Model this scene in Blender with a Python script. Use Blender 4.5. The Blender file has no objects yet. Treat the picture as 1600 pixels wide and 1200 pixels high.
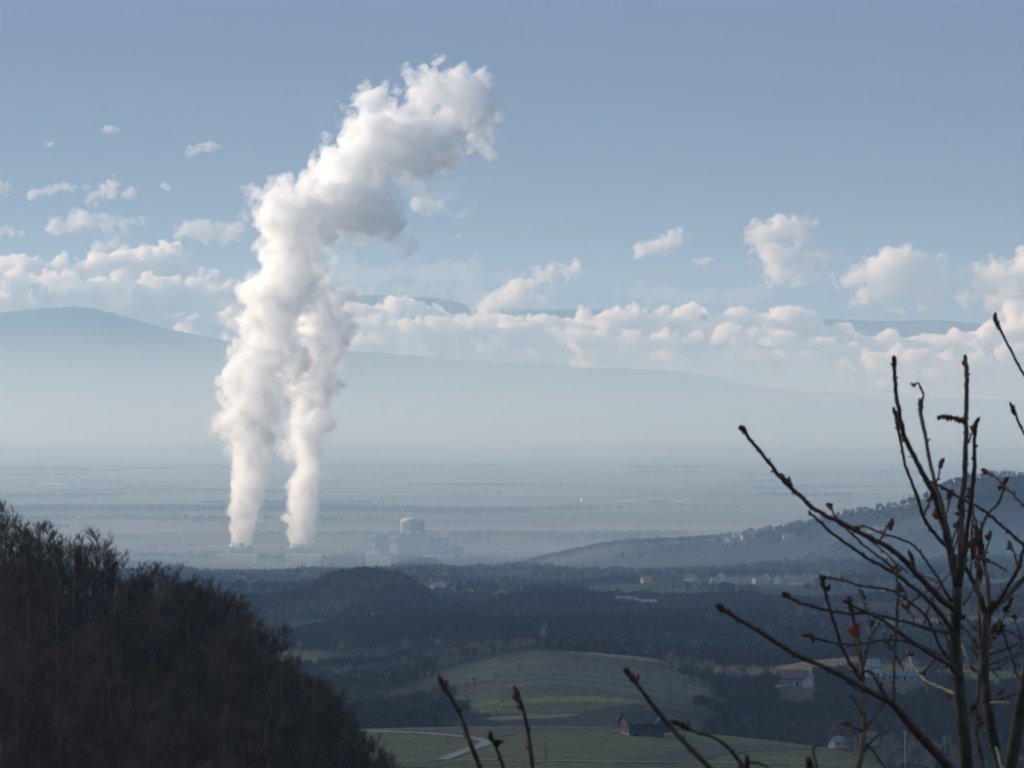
import bpy, math, random
import numpy as np
from mathutils import Vector, Matrix
R = math.radians
scene = bpy.context.scene
COL = scene.collection

# ------------------------------------------------------------------ camera
FPX = 7000.0                       # focal length in pixels of a 1600 px wide frame
cam_data = bpy.data.cameras.new('camera')
cam = bpy.data.objects.new('camera', cam_data)
COL.objects.link(cam)
cam.location = (0, 0, 0)
cam.rotation_euler = (R(90), 0, 0)
cam_data.sensor_width = 36
cam_data.lens = 36 * FPX / 1600
cam_data.clip_start = 0.5
cam_data.clip_end = 120000
cam_data.dof.use_dof = True
cam_data.dof.focus_distance = 5000
cam_data.dof.aperture_fstop = 27
scene.camera = cam

# ------------------------------------------------------------------ light
SUN_EL, SUN_AZ = 19.0, -68.0       # azimuth from the view direction, negative = left
world = bpy.data.worlds.new('World'); scene.world = world
world.use_nodes = True
wn = world.node_tree.nodes; wl = world.node_tree.links
bg = wn['Background']
sky = wn.new('ShaderNodeTexSky')
sky.sky_type = 'NISHITA'; sky.sun_disc = False
sky.sun_elevation = R(SUN_EL); sky.sun_rotation = R(SUN_AZ)
sky.altitude = 8000; sky.air_density = 1.0; sky.dust_density = 0.0; sky.ozone_density = 2.0
gm_ = wn.new('ShaderNodeGamma'); gm_.inputs['Gamma'].default_value = .05
tn_ = wn.new('ShaderNodeMix'); tn_.data_type = 'RGBA'; tn_.blend_type = 'MULTIPLY'; tn_.inputs['Factor'].default_value = 1
tn_.inputs['B'].default_value = (2.95, 4.2, 6.3, 1)
wl.new(sky.outputs[0], gm_.inputs['Color']); wl.new(gm_.outputs[0], tn_.inputs['A']); wl.new(tn_.outputs['Result'], bg.inputs['Color'])
bg.inputs['Strength'].default_value = 0.048
sl = bpy.data.lights.new('sun', 'SUN'); so = bpy.data.objects.new('sun', sl); COL.objects.link(so)
sl.energy = 4.2; sl.angle = R(0.53); sl.color = (1.0, 0.95, 0.87)
_d = Vector((math.sin(R(SUN_AZ)) * math.cos(R(SUN_EL)), math.cos(R(SUN_AZ)) * math.cos(R(SUN_EL)), math.sin(R(SUN_EL))))
so.rotation_euler = _d.to_track_quat('Z', 'Y').to_euler()
so.location = _d * 50
scene.view_settings.view_transform = 'Standard'
scene.view_settings.look = 'None'
scene.view_settings.gamma = 1
scene.view_settings.exposure = 0.56
cy = scene.cycles
cy.volume_bounces = 24
cy.max_bounces = 26
cy.diffuse_bounces = 2
cy.transparent_max_bounces = 96
cy.volume_step_rate = 1.0
cy.use_denoising = True
try: cy.denoiser = 'OPENIMAGEDENOISE'
except Exception: pass
cy.use_adaptive_sampling = True
cy.adaptive_threshold = 0.02

HAZE_DENSITY = 0.00007
MIST_DENSITY = 0.000040
HAZE_FAR = 22000.0
HAZE_TOP = 520.0
PLAIN = -265.0

# ------------------------------------------------------------------ helpers
def W(px, py, D):
    return Vector(((px - 800) / FPX * D, D, -(py - 600) / FPX * D))

def tag(o, label=None, cat=None, group=None, kind=None):
    if label: o['label'] = label
    if cat: o['category'] = cat
    if group: o['group'] = group
    if kind: o['kind'] = kind
    return o

def np_mesh(name, v, f, colors=None):
    v = np.asarray(v, np.float32); f = np.asarray(f, np.int32)
    m = bpy.data.meshes.new(name)
    n = f.shape[1]
    m.vertices.add(len(v)); m.vertices.foreach_set('co', v.ravel())
    m.loops.add(f.size); m.loops.foreach_set('vertex_index', f.ravel())
    m.polygons.add(len(f))
    m.polygons.foreach_set('loop_start', np.arange(0, f.size, n, dtype=np.int32))
    m.polygons.foreach_set('loop_total', np.full(len(f), n, np.int32))
    m.update(calc_edges=True)
    if colors is not None:
        a = m.color_attributes.new('Col', 'FLOAT_COLOR', 'POINT')
        c = np.ones((len(v), 4), np.float32); c[:, :3] = colors
        a.data.foreach_set('color', c.ravel())
    return m

def link(name, mesh, mat=None, parent=None, smooth=False):
    o = bpy.data.objects.new(name, mesh); COL.objects.link(o)
    if mat is not None and mesh is not None and not mesh.materials: mesh.materials.append(mat)
    if parent is not None: o.parent = parent
    if smooth and mesh is not None: mesh.polygons.foreach_set('use_smooth', np.ones(len(mesh.polygons), bool))
    return o

class MB:
    """collects polygons, then becomes ONE mesh object"""
    def __init__(s): s.v = []; s.f = []
    def add(s, v, f):
        k = len(s.v); s.v += [tuple(p) for p in v]; s.f += [tuple(i + k for i in q) for q in f]; return s
    def box(s, x0, x1, y0, y1, z0, z1):
        v = [(x0,y0,z0),(x1,y0,z0),(x1,y1,z0),(x0,y1,z0),(x0,y0,z1),(x1,y0,z1),(x1,y1,z1),(x0,y1,z1)]
        return s.add(v, [(3,2,1,0),(4,5,6,7),(0,1,5,4),(1,2,6,5),(2,3,7,6),(3,0,4,7)])
    def lathe(s, cx, cy_, prof, n=48, a0=0, a1=2*math.pi):
        full = abs(a1 - a0 - 2*math.pi) < 1e-6
        m = n if full else n + 1
        v = []
        for r, z in prof:
            for i in range(m):
                a = a0 + (a1 - a0) * i / n
                v.append((cx + r*math.cos(a), cy_ + r*math.sin(a), z))
        f = []
        for j in range(len(prof)-1):
            for i in range(n):
                i2 = (i+1) % m
                f.append((j*m+i, j*m+i2, (j+1)*m+i2, (j+1)*m+i))
        return s.add(v, f)
    def tube(s, pts, rads, n=6, cap=True):
        pts = [Vector(p) for p in pts]; v = []; L = len(pts)
        t = (pts[1]-pts[0]).normalized()
        ref = Vector((0,1,0)) if abs(t.y) < .8 else Vector((1,0,0))
        nrm = t.cross(ref).normalized()
        for i in range(L):
            t = (pts[min(i+1,L-1)] - pts[max(i-1,0)]).normalized()
            nrm = (nrm - t*nrm.dot(t)).normalized(); b = t.cross(nrm)
            for k in range(n):
                a = 2*math.pi*k/n
                v.append(pts[i] + (nrm*math.cos(a) + b*math.sin(a))*rads[i])
        f = [(j*n+k, j*n+(k+1)%n, (j+1)*n+(k+1)%n, (j+1)*n+k) for j in range(L-1) for k in range(n)]
        if cap: f += [tuple(range(n-1,-1,-1)), tuple((L-1)*n+k for k in range(n))]
        return s.add(v, f)
    def build(s, name, mat, parent=None, smooth=False):
        m = bpy.data.meshes.new(name); m.from_pydata(s.v, [], s.f); m.update()
        import bmesh
        b = bmesh.new(); b.from_mesh(m); bmesh.ops.recalc_face_normals(b, faces=b.faces); b.to_mesh(m); b.free()
        return link(name, m, mat, parent, smooth)

def empty(name, loc=(0,0,0), rz=0):
    o = bpy.data.objects.new(name, None); COL.objects.link(o)
    o.location = loc; o.rotation_euler = (0,0,rz); o.empty_display_size = 1
    return o

def copy_tree(o, parent=None):
    c = o.copy(); COL.objects.link(c); c.parent = parent
    for ch in list(o.children): copy_tree(ch, c)
    return c

# --- noise
def hash2(ix, iy, seed):
    n = (ix.astype(np.int64)*374761393 + iy.astype(np.int64)*668265263 + seed*1442695041) & 0x7fffffff
    n = ((n ^ (n >> 13)) * 1274126177) & 0x7fffffff
    n = n ^ (n >> 16)
    return (n & 0xffff) / 65535.0
def vnoise(x, y, seed=0):
    ix = np.floor(x); iy = np.floor(y); fx = x-ix; fy = y-iy
    fx = fx*fx*(3-2*fx); fy = fy*fy*(3-2*fy)
    a = hash2(ix,iy,seed); b = hash2(ix+1,iy,seed); c = hash2(ix,iy+1,seed); d = hash2(ix+1,iy+1,seed)
    return (a*(1-fx)+b*fx)*(1-fy) + (c*(1-fx)+d*fx)*fy
def fbm(x, y, seed=0, octv=4):
    s = 0; a = .5; t = 0
    for o in range(octv):
        s = s + a*vnoise(x*2**o + 17.3*o, y*2**o - 9.1*o, seed+o); t += a; a *= .5
    return s/t - .5
def up_mat(n, cell):
    """matrix (n, m): cubic B-spline interpolation of a coarse lattice"""
    t = np.arange(n)/cell; i = np.floor(t).astype(int); f = t-i; m = i.max()+4
    M = np.zeros((n, m)); r = np.arange(n)
    M[r,i] = (1-f)**3/6; M[r,i+1] = (3*f**3-6*f**2+4)/6; M[r,i+2] = (-3*f**3+3*f**2+3*f+1)/6; M[r,i+3] = f**3/6
    return M.astype(np.float32)
def grid_noise(shape, cell, rng):
    Ms = [up_mat(n, cell) for n in shape]
    g = rng.standard_normal([M.shape[1] for M in Ms]).astype(np.float32)
    g = np.tensordot(Ms[0], g, (1,0)); g = np.tensordot(Ms[1], g, (1,1)).transpose(1,0,2)
    g = np.tensordot(g, Ms[2], (2,1))
    return g * 1.9

def surface_nets(f, org, h):
    f = np.pad(f, 1, constant_values=1.0); org = np.array(org) - h
    s = f < 0
    cnt = sum(s[a:s.shape[0]-1+a, b:s.shape[1]-1+b, c:s.shape[2]-1+c].astype(np.int8) for a in (0,1) for b in (0,1) for c in (0,1))
    act = (cnt > 0) & (cnt < 8)
    ijk = np.argwhere(act); idx = np.full(act.shape, -1, np.int64); idx[act] = np.arange(len(ijk))
    acc = np.zeros((len(ijk),3)); num = np.zeros(len(ijk))
    cs = [(a,b,c) for a in (0,1) for b in (0,1) for c in (0,1)]
    for p in cs:
        for q in cs:
            if q > p and sum(abs(p[k]-q[k]) for k in range(3)) == 1:
                fa = f[ijk[:,0]+p[0], ijk[:,1]+p[1], ijk[:,2]+p[2]]; fb = f[ijk[:,0]+q[0], ijk[:,1]+q[1], ijk[:,2]+q[2]]
                m = (fa < 0) != (fb < 0); t = np.where(m, fa/np.where(m, fa-fb, 1), 0)
                for k in range(3): acc[:,k] += np.where(m, p[k] + t*(q[k]-p[k]), 0)
                num += m
    V = (ijk + acc/num[:,None])*h + org
    quads = []
    for ax in range(3):
        sl0 = [slice(None)]*3; sl1 = [slice(None)]*3; sl0[ax] = slice(0,-1); sl1[ax] = slice(1,None)
        a = s[tuple(sl0)]; b = s[tuple(sl1)]
        e = np.argwhere(a != b); flip = a[e[:,0],e[:,1],e[:,2]]
        u, w = [(1,2),(2,0),(0,1)][ax]
        def cell(du, dw):
            c = e.copy(); c[:,u] -= du; c[:,w] -= dw; return idx[c[:,0],c[:,1],c[:,2]]
        q = np.stack([cell(1,1), cell(0,1), cell(0,0), cell(1,0)], 1)
        q = np.where(flip[:,None], q, q[:,::-1])
        quads.append(q)
    return V, np.concatenate(quads)

def keep_big(V, Q, frac):
    """drop the loose crumbs of a surface, keep the pieces above a share of its vertices"""
    lab = np.arange(len(V))
    for _ in range(400):
        m = lab[Q].min(1); new = lab.copy()
        for k in range(4): np.minimum.at(new, Q[:,k], m)
        new = new[new]
        if (new == lab).all(): break
        lab = new
    cnt = np.bincount(lab, minlength=len(V)); ok = cnt[lab] >= frac*len(V)
    idx = np.cumsum(ok)-1; q = Q[ok[Q[:,0]]]
    return V[ok], idx[q]

# --- materials
MATS = {}
def mat(name, color, rough=.85, noise=0, nscale=1.0, color2=None, spec=.25, coord='Object', metallic=0, vcol=False):
    if name in MATS: return MATS[name]
    m = bpy.data.materials.new(name); m.use_nodes = True; MATS[name] = m
    nt = m.node_tree; N = nt.nodes; L = nt.links; b = N['Principled BSDF']
    b.inputs['Roughness'].default_value = rough; b.inputs['Specular IOR Level'].default_value = spec
    b.inputs['Metallic'].default_value = metallic
    src = None
    if vcol:
        a = N.new('ShaderNodeAttribute'); a.attribute_name = 'Col'; src = a.outputs['Color']
    if noise > 0 or color2:
        tc = N.new('ShaderNodeTexCoord'); nz = N.new('ShaderNodeTexNoise'); nz.inputs['Scale'].default_value = nscale
        nz.inputs['Detail'].default_value = 6; nz.inputs['Roughness'].default_value = .05
        L.new(tc.outputs[coord], nz.inputs['Vector'])
        if color2:
            mx = N.new('ShaderNodeMix'); mx.data_type = 'RGBA'
            rp = N.new('ShaderNodeMapRange'); rp.inputs['From Min'].default_value = .35; rp.inputs['From Max'].default_value = .65
            L.new(nz.outputs['Fac'], rp.inputs['Value']); L.new(rp.outputs[0], mx.inputs['Factor'])
            mx.inputs['A'].default_value = (*color, 1); mx.inputs['B'].default_value = (*color2, 1); src2 = mx.outputs['Result']
        else:
            mx = N.new('ShaderNodeMix'); mx.data_type = 'RGBA'; mx.blend_type = 'MULTIPLY'; mx.inputs['Factor'].default_value = 1
            mr = N.new('ShaderNodeMapRange'); mr.inputs['From Min'].default_value = .3; mr.inputs['From Max'].default_value = .7
            mr.inputs['To Min'].default_value = 1-noise; mr.inputs['To Max'].default_value = 1+noise
            L.new(nz.outputs['Fac'], mr.inputs['Value']); L.new(mr.outputs[0], mx.inputs['B'])
            if src: L.new(src, mx.inputs['A'])
            else: mx.inputs['A'].default_value = (*color, 1)
            src2 = mx.outputs['Result']
        L.new(src2, b.inputs['Base Color'])
    elif src: L.new(src, b.inputs['Base Color'])
    else: b.inputs['Base Color'].default_value = (*color, 1)
    return m

def vol_mat(name, density, color, aniso, nonabs=True, ragged=0, step=.1, floor=0.0):
    m = bpy.data.materials.new(name); m.use_nodes = True; nt = m.node_tree; nt.nodes.clear()
    o = nt.nodes.new('ShaderNodeOutputMaterial'); p = nt.nodes.new('ShaderNodeVolumePrincipled')
    p.inputs['Density'].default_value = density; p.inputs['Color'].default_value = (*color, 1)
    p.inputs['Anisotropy'].default_value = aniso
    p.inputs['Density Attribute'].default_value = ''
    if nonabs: p.inputs['Absorption Color'].default_value = (1,1,1,1)
    nt.links.new(p.outputs[0], o.inputs['Volume'])
    if ragged:                                   # torn, wispy density
        tc = nt.nodes.new('ShaderNodeTexCoord'); nz = nt.nodes.new('ShaderNodeTexNoise'); mr = nt.nodes.new('ShaderNodeMapRange')
        nz.inputs['Scale'].default_value = ragged; nz.inputs['Detail'].default_value = 4; nz.inputs['Roughness'].default_value = .6; nz.inputs['Distortion'].default_value = .6
        mr.inputs['From Min'].default_value = .47; mr.inputs['From Max'].default_value = .62; mr.inputs['To Min'].default_value = density*floor; mr.inputs['To Max'].default_value = density
        nt.links.new(tc.outputs['Object'], nz.inputs['Vector']); nt.links.new(nz.outputs['Fac'], mr.inputs['Value']); nt.links.new(mr.outputs[0], p.inputs['Density'])
        m.cycles.volume_step_rate = step
    return m

# ------------------------------------------------------------------ terrain
# rows: distance -> ground height, written as the picture row at which that ground would show
def row_px(pts, lift=0.0): return ('px', pts, lift)
def row_z(pts): return ('z', pts, 0)
ROWS = [
 (3,    row_z([(-3000,-1.65),(4600,-1.65)])),
 (12,   row_z([(-3000,-2.4),(4600,-2.6)])),
 (40,   row_z([(-3000,-5),(0,-5.5),(1600,-7),(4600,-8)])),
 (150,  row_z([(-3000,-12),(0,-19),(800,-27),(1600,-32),(4600,-40)])),
 (330,  row_z([(-3000,-24),(0,-39),(500,-43),(800,-62),(1600,-80),(4600,-90)])),
 (400,  row_z([(-3000,-18),(-300,-27),(0,-30),(200,-36.5),(350,-39),(500,-46),(640,-54),(900,-68),(1600,-88),(4600,-110)])),
 (480,  row_z([(-3000,-8),(-300,-12),(0,-23),(100,-26),(150,-26.8),(200,-29),(300,-30.2),(400,-34.2),(470,-39.5),(560,-44.5),(640,-52),(760,-60),(1000,-76),(1600,-96),(4600,-120)])),
 (640,  row_z([(-3000,-45),(0,-62),(600,-82),(900,-88),(1600,-108),(4600,-130)])),
 (1050, row_z([(-3000,-110),(0,-120),(700,-112),(1300,-112),(1700,-130),(4600,-150)])),
 (1250, row_px([(-3000,1240),(500,1206),(640,1200),(1350,1201),(1450,1225),(1700,1270),(4600,1300)])),
 (1430, row_px([(-3000,1180),(300,1150),(640,1139),(760,1137),(900,1136),(1040,1142),(1120,1149),(1200,1158),(1300,1172),(1360,1190),(1450,1235),(1700,1260),(4600,1250)])),
 (1540, row_px([(-3000,1200),(640,1185),(1000,1200),(1300,1205),(1400,1215),(1700,1215),(4600,1200)])),
 (1700, row_px([(-3000,1150),(400,1152),(650,1138),(900,1126),(1000,1120),(1100,1135),(1300,1150),(1600,1130),(4600,1100)])),
 (1900, row_px([(-3000,1100),(400,1140),(600,1102),(700,1078),(850,1064),(1000,1070),(1100,1088),(1250,1095),(1400,1085),(1600,1070),(4600,1040)])),
 (2150, row_px([(-3000,1030),(400,1085),(600,1060),(640,1044),(720,1028),(790,1019),(850,1016),(920,1023),(1000,1031),(1120,1046),(1200,1050),(1280,1036),(1340,1030),(1450,1034),(1600,1028),(4600,1000)])),
 (2350, row_px([(-3000,1040),(400,1075),(700,1045),(860,1025),(1100,1040),(1350,1040),(1600,1030),(4600,1010)])),
 (2600, row_px([(-3000,990),(400,1015),(600,1012),(760,1005),(850,995),(1000,1000),(1200,1012),(1400,1000),(1600,985),(4600,960)])),
 (3000, row_px([(-3000,955),(300,975),(450,992),(540,962),(600,954),(660,958),(720,968),(780,985),(900,980),(1000,975),(1120,970),(1250,972),(1400,965),(1600,955),(4600,930)])),
 (3250, row_px([(-3000,965),(500,985),(700,985),(1000,985),(1600,975),(4600,950)])),
 (3550, row_px([(-3000,930),(300,940),(400,955),(480,940),(520,912),(560,904),(600,903),(635,907),(655,920),(685,945),(740,953),(780,932),(840,924),(900,926),(950,940),(1050,950),(1300,950),(1600,935),(4600,910)])),
 (3850, row_px([(-3000,935),(500,942),(900,938),(1200,945),(1600,935),(4600,920)])),
 (4400, row_px([(-3000,905),(280,908),(400,912),(600,915),(650,912),(700,906),(740,912),(900,914),(1000,911),(1100,909),(1250,909),(1400,908),(1600,900),(4600,890)])),
 (5000, row_px([(-3000,893),(280,900),(330,906),(420,905),(480,898),(620,900),(700,903),(800,897),(900,896),(1000,897),(1100,894),(1300,889),(1450,886),(1600,880),(4600,870)])),
 (5350, row_px([(-3000,925),(600,936),(800,920),(1000,912),(1300,903),(1600,895),(4600,880)])),
 (5900, row_px([(-3000,913),(570,913),(605,897),(635,881),(670,880),(698,894),(725,908),(740,912),(790,897),(850,877),(920,862),(985,851),(1060,848),(1150,842),(1230,828),(1280,815),(1340,802),(1400,794),(1440,786),(1475,764),(1510,751),(1545,744),(1600,745),(1800,760),(4600,800)])),
 (6500, row_z([(-3000,PLAIN),(1100,PLAIN),(1600,-235),(4600,-200)])),
 (7200, row_z([(-3000,PLAIN),(4600,PLAIN)])),
 (16000, row_z([(-3000,PLAIN),(4600,PLAIN)])),
 (17600, row_px([(-3000,690),(100,693),(300,688),(540,684),(640,692),(800,695),(1000,690),(1200,698),(1600,700),(4600,702)])),
 (19500, row_px([(-3000,470),(-400,500),(-100,492),(0,489),(60,482),(120,479),(150,482),(200,497),(260,514),(340,530),(440,540),(530,548),(600,553),(650,558),(720,565),(780,572),(860,572),(900,577),(950,576),(1000,579),(1060,580),(1110,588),(1180,602),(1250,611),(1400,622),(1600,628),(2200,640),(4600,600)])),
 (21900, row_px([(-3000,600),(0,600),(1600,680),(4600,650)])),
]
_rowD = np.array([r[0] for r in ROWS], float)
def _rowz(i, x):
    k, pts, lift = ROWS[i][1]; D = _rowD[i]
    xs = [p[0] for p in pts]; ys = [p[1] for p in pts]
    v = np.interp(x, xs, ys)
    # soften corners of the profile
    w = 14.0
    v = (np.interp(x-w, xs, ys) + 2*v + np.interp(x+w, xs, ys))/4
    if k == 'px':
        v = -(v-600)/FPX*D
        v = np.maximum(v, PLAIN)
    return v
def ground_z(px, D):
    px = np.asarray(px, float); D = np.asarray(D, float)
    px, D = np.broadcast_arrays(px, D)
    z = np.zeros(px.shape); k = np.clip(np.searchsorted(_rowD, D, 'right')-1, 0, len(_rowD)-2)
    for i in range(len(_rowD)-1):
        m = k == i
        if not m.any(): continue
        z0 = _rowz(i, px[m]); z1 = _rowz(i+1, px[m])
        t = np.clip((D[m]-_rowD[i])/(_rowD[i+1]-_rowD[i]), 0, 1); t = t*t*(3-2*t)
        z[m] = z0 + (z1-z0)*t
    X = (px-800)/FPX*D
    amp = np.interp(D, [0,60,300,1100,1300,1500,1800,5800,6400,7200,15500,17200,19500,22000], [0,.3,1.2,1.5,.5,1.2,3,5,3,0,0,6,14,14]) + 8*np.clip((D-2350)/350,0,1)*np.clip((5300-D)/500,0,1)
    sc = np.interp(D, [0,300,1500,6000,15000,20000], [12,40,120,260,900,900])
    # blended fixed-scale noise (the scale must not vary inside one noise)
    n = fbm(X/45., D/45., 3, 4)*np.clip((1500-D)/800, 0, 1) + fbm(X/170., D/170., 5, 5)*np.clip((D-700)/800,0,1)*np.clip((9000-D)/2000,0,1) + fbm(X/900., D/900., 8, 6)*np.clip((D-12000)/3000,0,1)*1.5
    return z + amp*n*2
def gz(px, D): return float(ground_z(np.array([px]), np.array([D]))[0])
def on_ground(px, D, dz=0.0): return Vector(((px-800)/FPX*D, D, gz(px, D)+dz))
def D_at(px, py, D0, D1):
    """distance in [D0, D1] at which the ground shows at picture row py"""
    Ds = np.linspace(D0, D1, 400); z = ground_z(np.full(400, px), Ds); y = 600 - z/Ds*FPX
    return float(Ds[np.argmin(abs(y-py))])

# meadows and tan fields: (px, D, half width px, half depth m, colour)
GREEN = (.088,.088,.034); TAN = (.16,.115,.062); BROWN = (.085,.062,.045); DKGREEN = (.04,.052,.024); PALE = (.14,.13,.08); RUST = (.10,.062,.04)
PATCH = [
 (1000,1330,420,120,GREEN),
 (880,1960,230,190,(.058,.060,.042)), (1010,1840,170,60,(.055,.054,.040)), (860,1790,120,50,GREEN), (760,1900,70,50,(.075,.058,.042)), (850,2080,110,30,(.095,.082,.05)), (960,2030,120,40,(.062,.055,.042)), (800,1980,60,22,(.055,.064,.036)),
 (830,1725,70,14,PALE), (1000,2150,120,16,TAN),
 (1240,2130,130,50,TAN), (1330,2090,110,34,GREEN), (1200,2040,110,34,(.13,.1,.055)), (1150,2125,60,30,TAN),
 (1545,1960,85,80,(.06,.072,.03)), (1480,2080,70,40,GREEN),
 (620,2990,105,45,(.13,.105,.062)), (560,2900,60,40,DKGREEN),
 (1135,3000,45,35,(.09,.12,.035)), (1120,2930,120,30,DKGREEN), (960,2800,120,60,DKGREEN), (850,2700,70,50,GREEN), (1290,3020,100,25,TAN),
 (730,3450,60,40,DKGREEN), (1010,4150,120,120,DKGREEN), (1160,4300,150,100,(.07,.075,.04)), (700,4200,100,90,GREEN), (390,4650,80,80,GREEN),
 (870,5650,90,120,(.055,.062,.035)), (985,5750,60,60,(.07,.07,.045)), (1120,5600,180,100,(.05,.056,.034)), (1270,5450,150,90,(.062,.062,.04)), (1380,5700,110,60,(.075,.07,.048)), (1500,5500,120,120,DKGREEN),
 (950,5600,70,60,(.075,.06,.04)),
]
CLEAR = [(1000,1260,4120,4330),(960,1030,3460,3640),(672,728,4020,4220),(362,412,4520,4710),(1215,1275,1850,2020),(1345,1450,1870,2080),(1285,1325,1560,1660),(1345,1378,1570,1665),(842,855,2450,2610),(1150,1166,3900,4010),
 (1040,1060,5780,5900),(1126,1180,5760,5900),(1220,1245,5660,5780),(1352,1395,5600,5740)]
def wood_mask(px, D):
    """1 where woods grow in the middle distance"""
    X = (px-800)/FPX*D
    m = np.ones(px.shape)
    for (cx, cd, hw, hd, c) in PATCH:
        r = np.sqrt(((px-cx)/hw)**2 + ((D-cd)/hd)**2) + .5*fbm(X/60., D/60., 31, 2)
        m = np.where(r < 1, 0, m)
    m = np.where((D < 1560) & (px < 1375), 0, m)
    m = np.where((D < 1930) & (px > 675+120*fbm(D/90., D/60., 91, 3)+(D-1560)*.12) & (px < 1100+90*fbm(D/90., D/60., 92, 3)), 0, m)
    n = fbm(X/240.+2.7, D/210., 95, 4) + .12*np.clip((D-4200)/1500,-.5,1)
    m = np.where((n > .115) & (D > 2380) & (D < 5900), 0, m)
    for (a,b,c,d) in CLEAR: m = np.where((px > a) & (px < b) & (D > c) & (D < d), 0, m)
    return m
def land_color(px, D):
    X = (px-800)/FPX*D
    n = fbm(X/70., D/70., 11, 4)[..., None]; n2 = fbm(X/14., D/14., 12, 3)[..., None]
    base = np.array([.036,.03,.02]) * (1 + n*1.0 + n2*.6)
    c = np.broadcast_to(base, px.shape+(3,)).copy()
    nm = fbm(X/240.+2.7, D/210., 95, 4) + .12*np.clip((D-4200)/1500,-.5,1)
    w = (np.clip((nm-.10)/.02,0,1)*np.clip((D-2380)/30,0,1)*np.clip((5950-D)/100,0,1))[...,None]
    hh = vnoise(X/60.,D/90.,96)[...,None]
    mc = np.array([.062,.07,.036])*(1-hh) + np.array([.115,.095,.06])*hh
    c = c*(1-w) + mc*(1+.5*n)*w
    for (cx, cd, hw, hd, col) in PATCH:
        r = np.sqrt(((px-cx)/hw)**2 + ((D-cd)/hd)**2) + .35*fbm(X/50., D/50., 31, 3)
        w = np.clip((1.03-r)/.06, 0, 1)[..., None]
        col = np.array(col)*(1+.5*n+.35*n2)
        c = c*(1-w) + col*w
    # contour strips on the fields behind the knoll
    w = (np.clip((D-1640)/40,0,1)*np.clip((2130-D)/40,0,1)*np.clip((px-680)/60,0,1)*np.clip((1150-px)/60,0,1))[...,None]
    sx = (D + .00125*(px-860)**2 + 30*fbm(X/120.,D/120.,19,2))
    st = (hash2(np.floor(sx/24), np.floor(px/260), 23)-.5)[...,None]
    edge = np.exp(-((sx/24-np.floor(sx/24)-.5)/.12)**2)[...,None]
    c = c*(1+.75*st*w) + w*edge*np.array([-.012,-.006,-.010])
    # the knoll with the big meadow
    w = (np.clip((1560-D)/30,0,1)*np.clip((D-1130)/60,0,1)*np.clip((1385-px)/15,0,1))[...,None]
    st = fbm(X/90.+D/400., D/10., 14, 3)[...,None]
    g = np.array(GREEN)*(1+.5*n+.25*n2) + st*np.array([.06,.03,.01])
    c = c*(1-w) + g*w
    # plain: long strip fields
    w = np.clip((D-5950)/250, 0, 1)[...,None]
    a = R(14); xr = X*math.cos(a)+D*math.sin(a); yr = -X*math.sin(a)+D*math.cos(a)
    warp = fbm(X/900., D/900., 40, 3)*260
    i = np.floor((xr+warp)/420); j = np.floor((yr+warp*.6)/130)
    h = hash2(i, j, 51); h2 = hash2(i*3+1, np.floor(yr/520), 52)
    pal = np.array([[.10,.105,.055],[.14,.13,.085],[.055,.06,.04],[.13,.13,.075],[.17,.155,.115],[.07,.08,.045],[.12,.10,.07]])
    pc = pal[(h*6.99).astype(int)]*(.75+.6*h2[...,None])*.72
    tan = (np.exp(-((D-8250-(px-800)*.25)/110)**2)*(.6+.4*vnoise(X/300.,D/60.,9)) + .8*np.exp(-((D-7320)/60)**2)*np.clip((600-px)/200,0,1))[...,None]
    tan = np.clip(tan*1.3, 0, 1)
    pc = pc*(1-tan) + np.array([.17,.145,.105])*tan
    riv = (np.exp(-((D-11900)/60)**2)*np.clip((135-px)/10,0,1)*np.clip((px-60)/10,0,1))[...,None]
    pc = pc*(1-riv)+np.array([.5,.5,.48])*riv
    c = c*(1-w) + pc*w
    # wooded mountain
    w = np.clip((D-14300+5200*fbm(X/900.,D/420.,44,5))/4300 , 0, 1)[...,None]
    c = c*(1-w) + np.array([.045,.052,.036])*(1+1.2*n)*w
    return np.clip(c, .004, 1)

cols = np.unique(np.concatenate([np.linspace(-2600,-150,50), np.arange(-150,1750,4.0), np.linspace(1750,4200,50)]))
rows = [3.0]
while rows[-1] < 21900: 
    d = rows[-1]; rows.append(d*(1.028 if d < 300 else 1.010 if d < 1100 else 1.0045 if d < 6500 else 1.006 if d < 17000 else 1.009))
rows[-1] = 21900.0
rows = np.array(rows)
PX, DD = np.meshgrid(cols, rows)
ZZ = ground_z(PX, DD); CC = land_color(PX, DD)
XX = (PX-800)/FPX*DD
V = np.stack([XX, DD, ZZ], -1).reshape(-1,3)
nc, nr = len(cols), len(rows)
ii = (np.arange(nr-1)[:,None]*nc + np.arange(nc-1)[None,:]).ravel()
F = np.stack([ii, ii+1, ii+nc+1, ii+nc], 1)
gm = np_mesh('ground', V, F, CC.reshape(-1,3))
ground = link('ground', gm, mat('ground_soil', (0,0,0), .95, .35, .35, vcol=True, spec=.1), smooth=True)
tag(ground, kind='structure')

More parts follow.
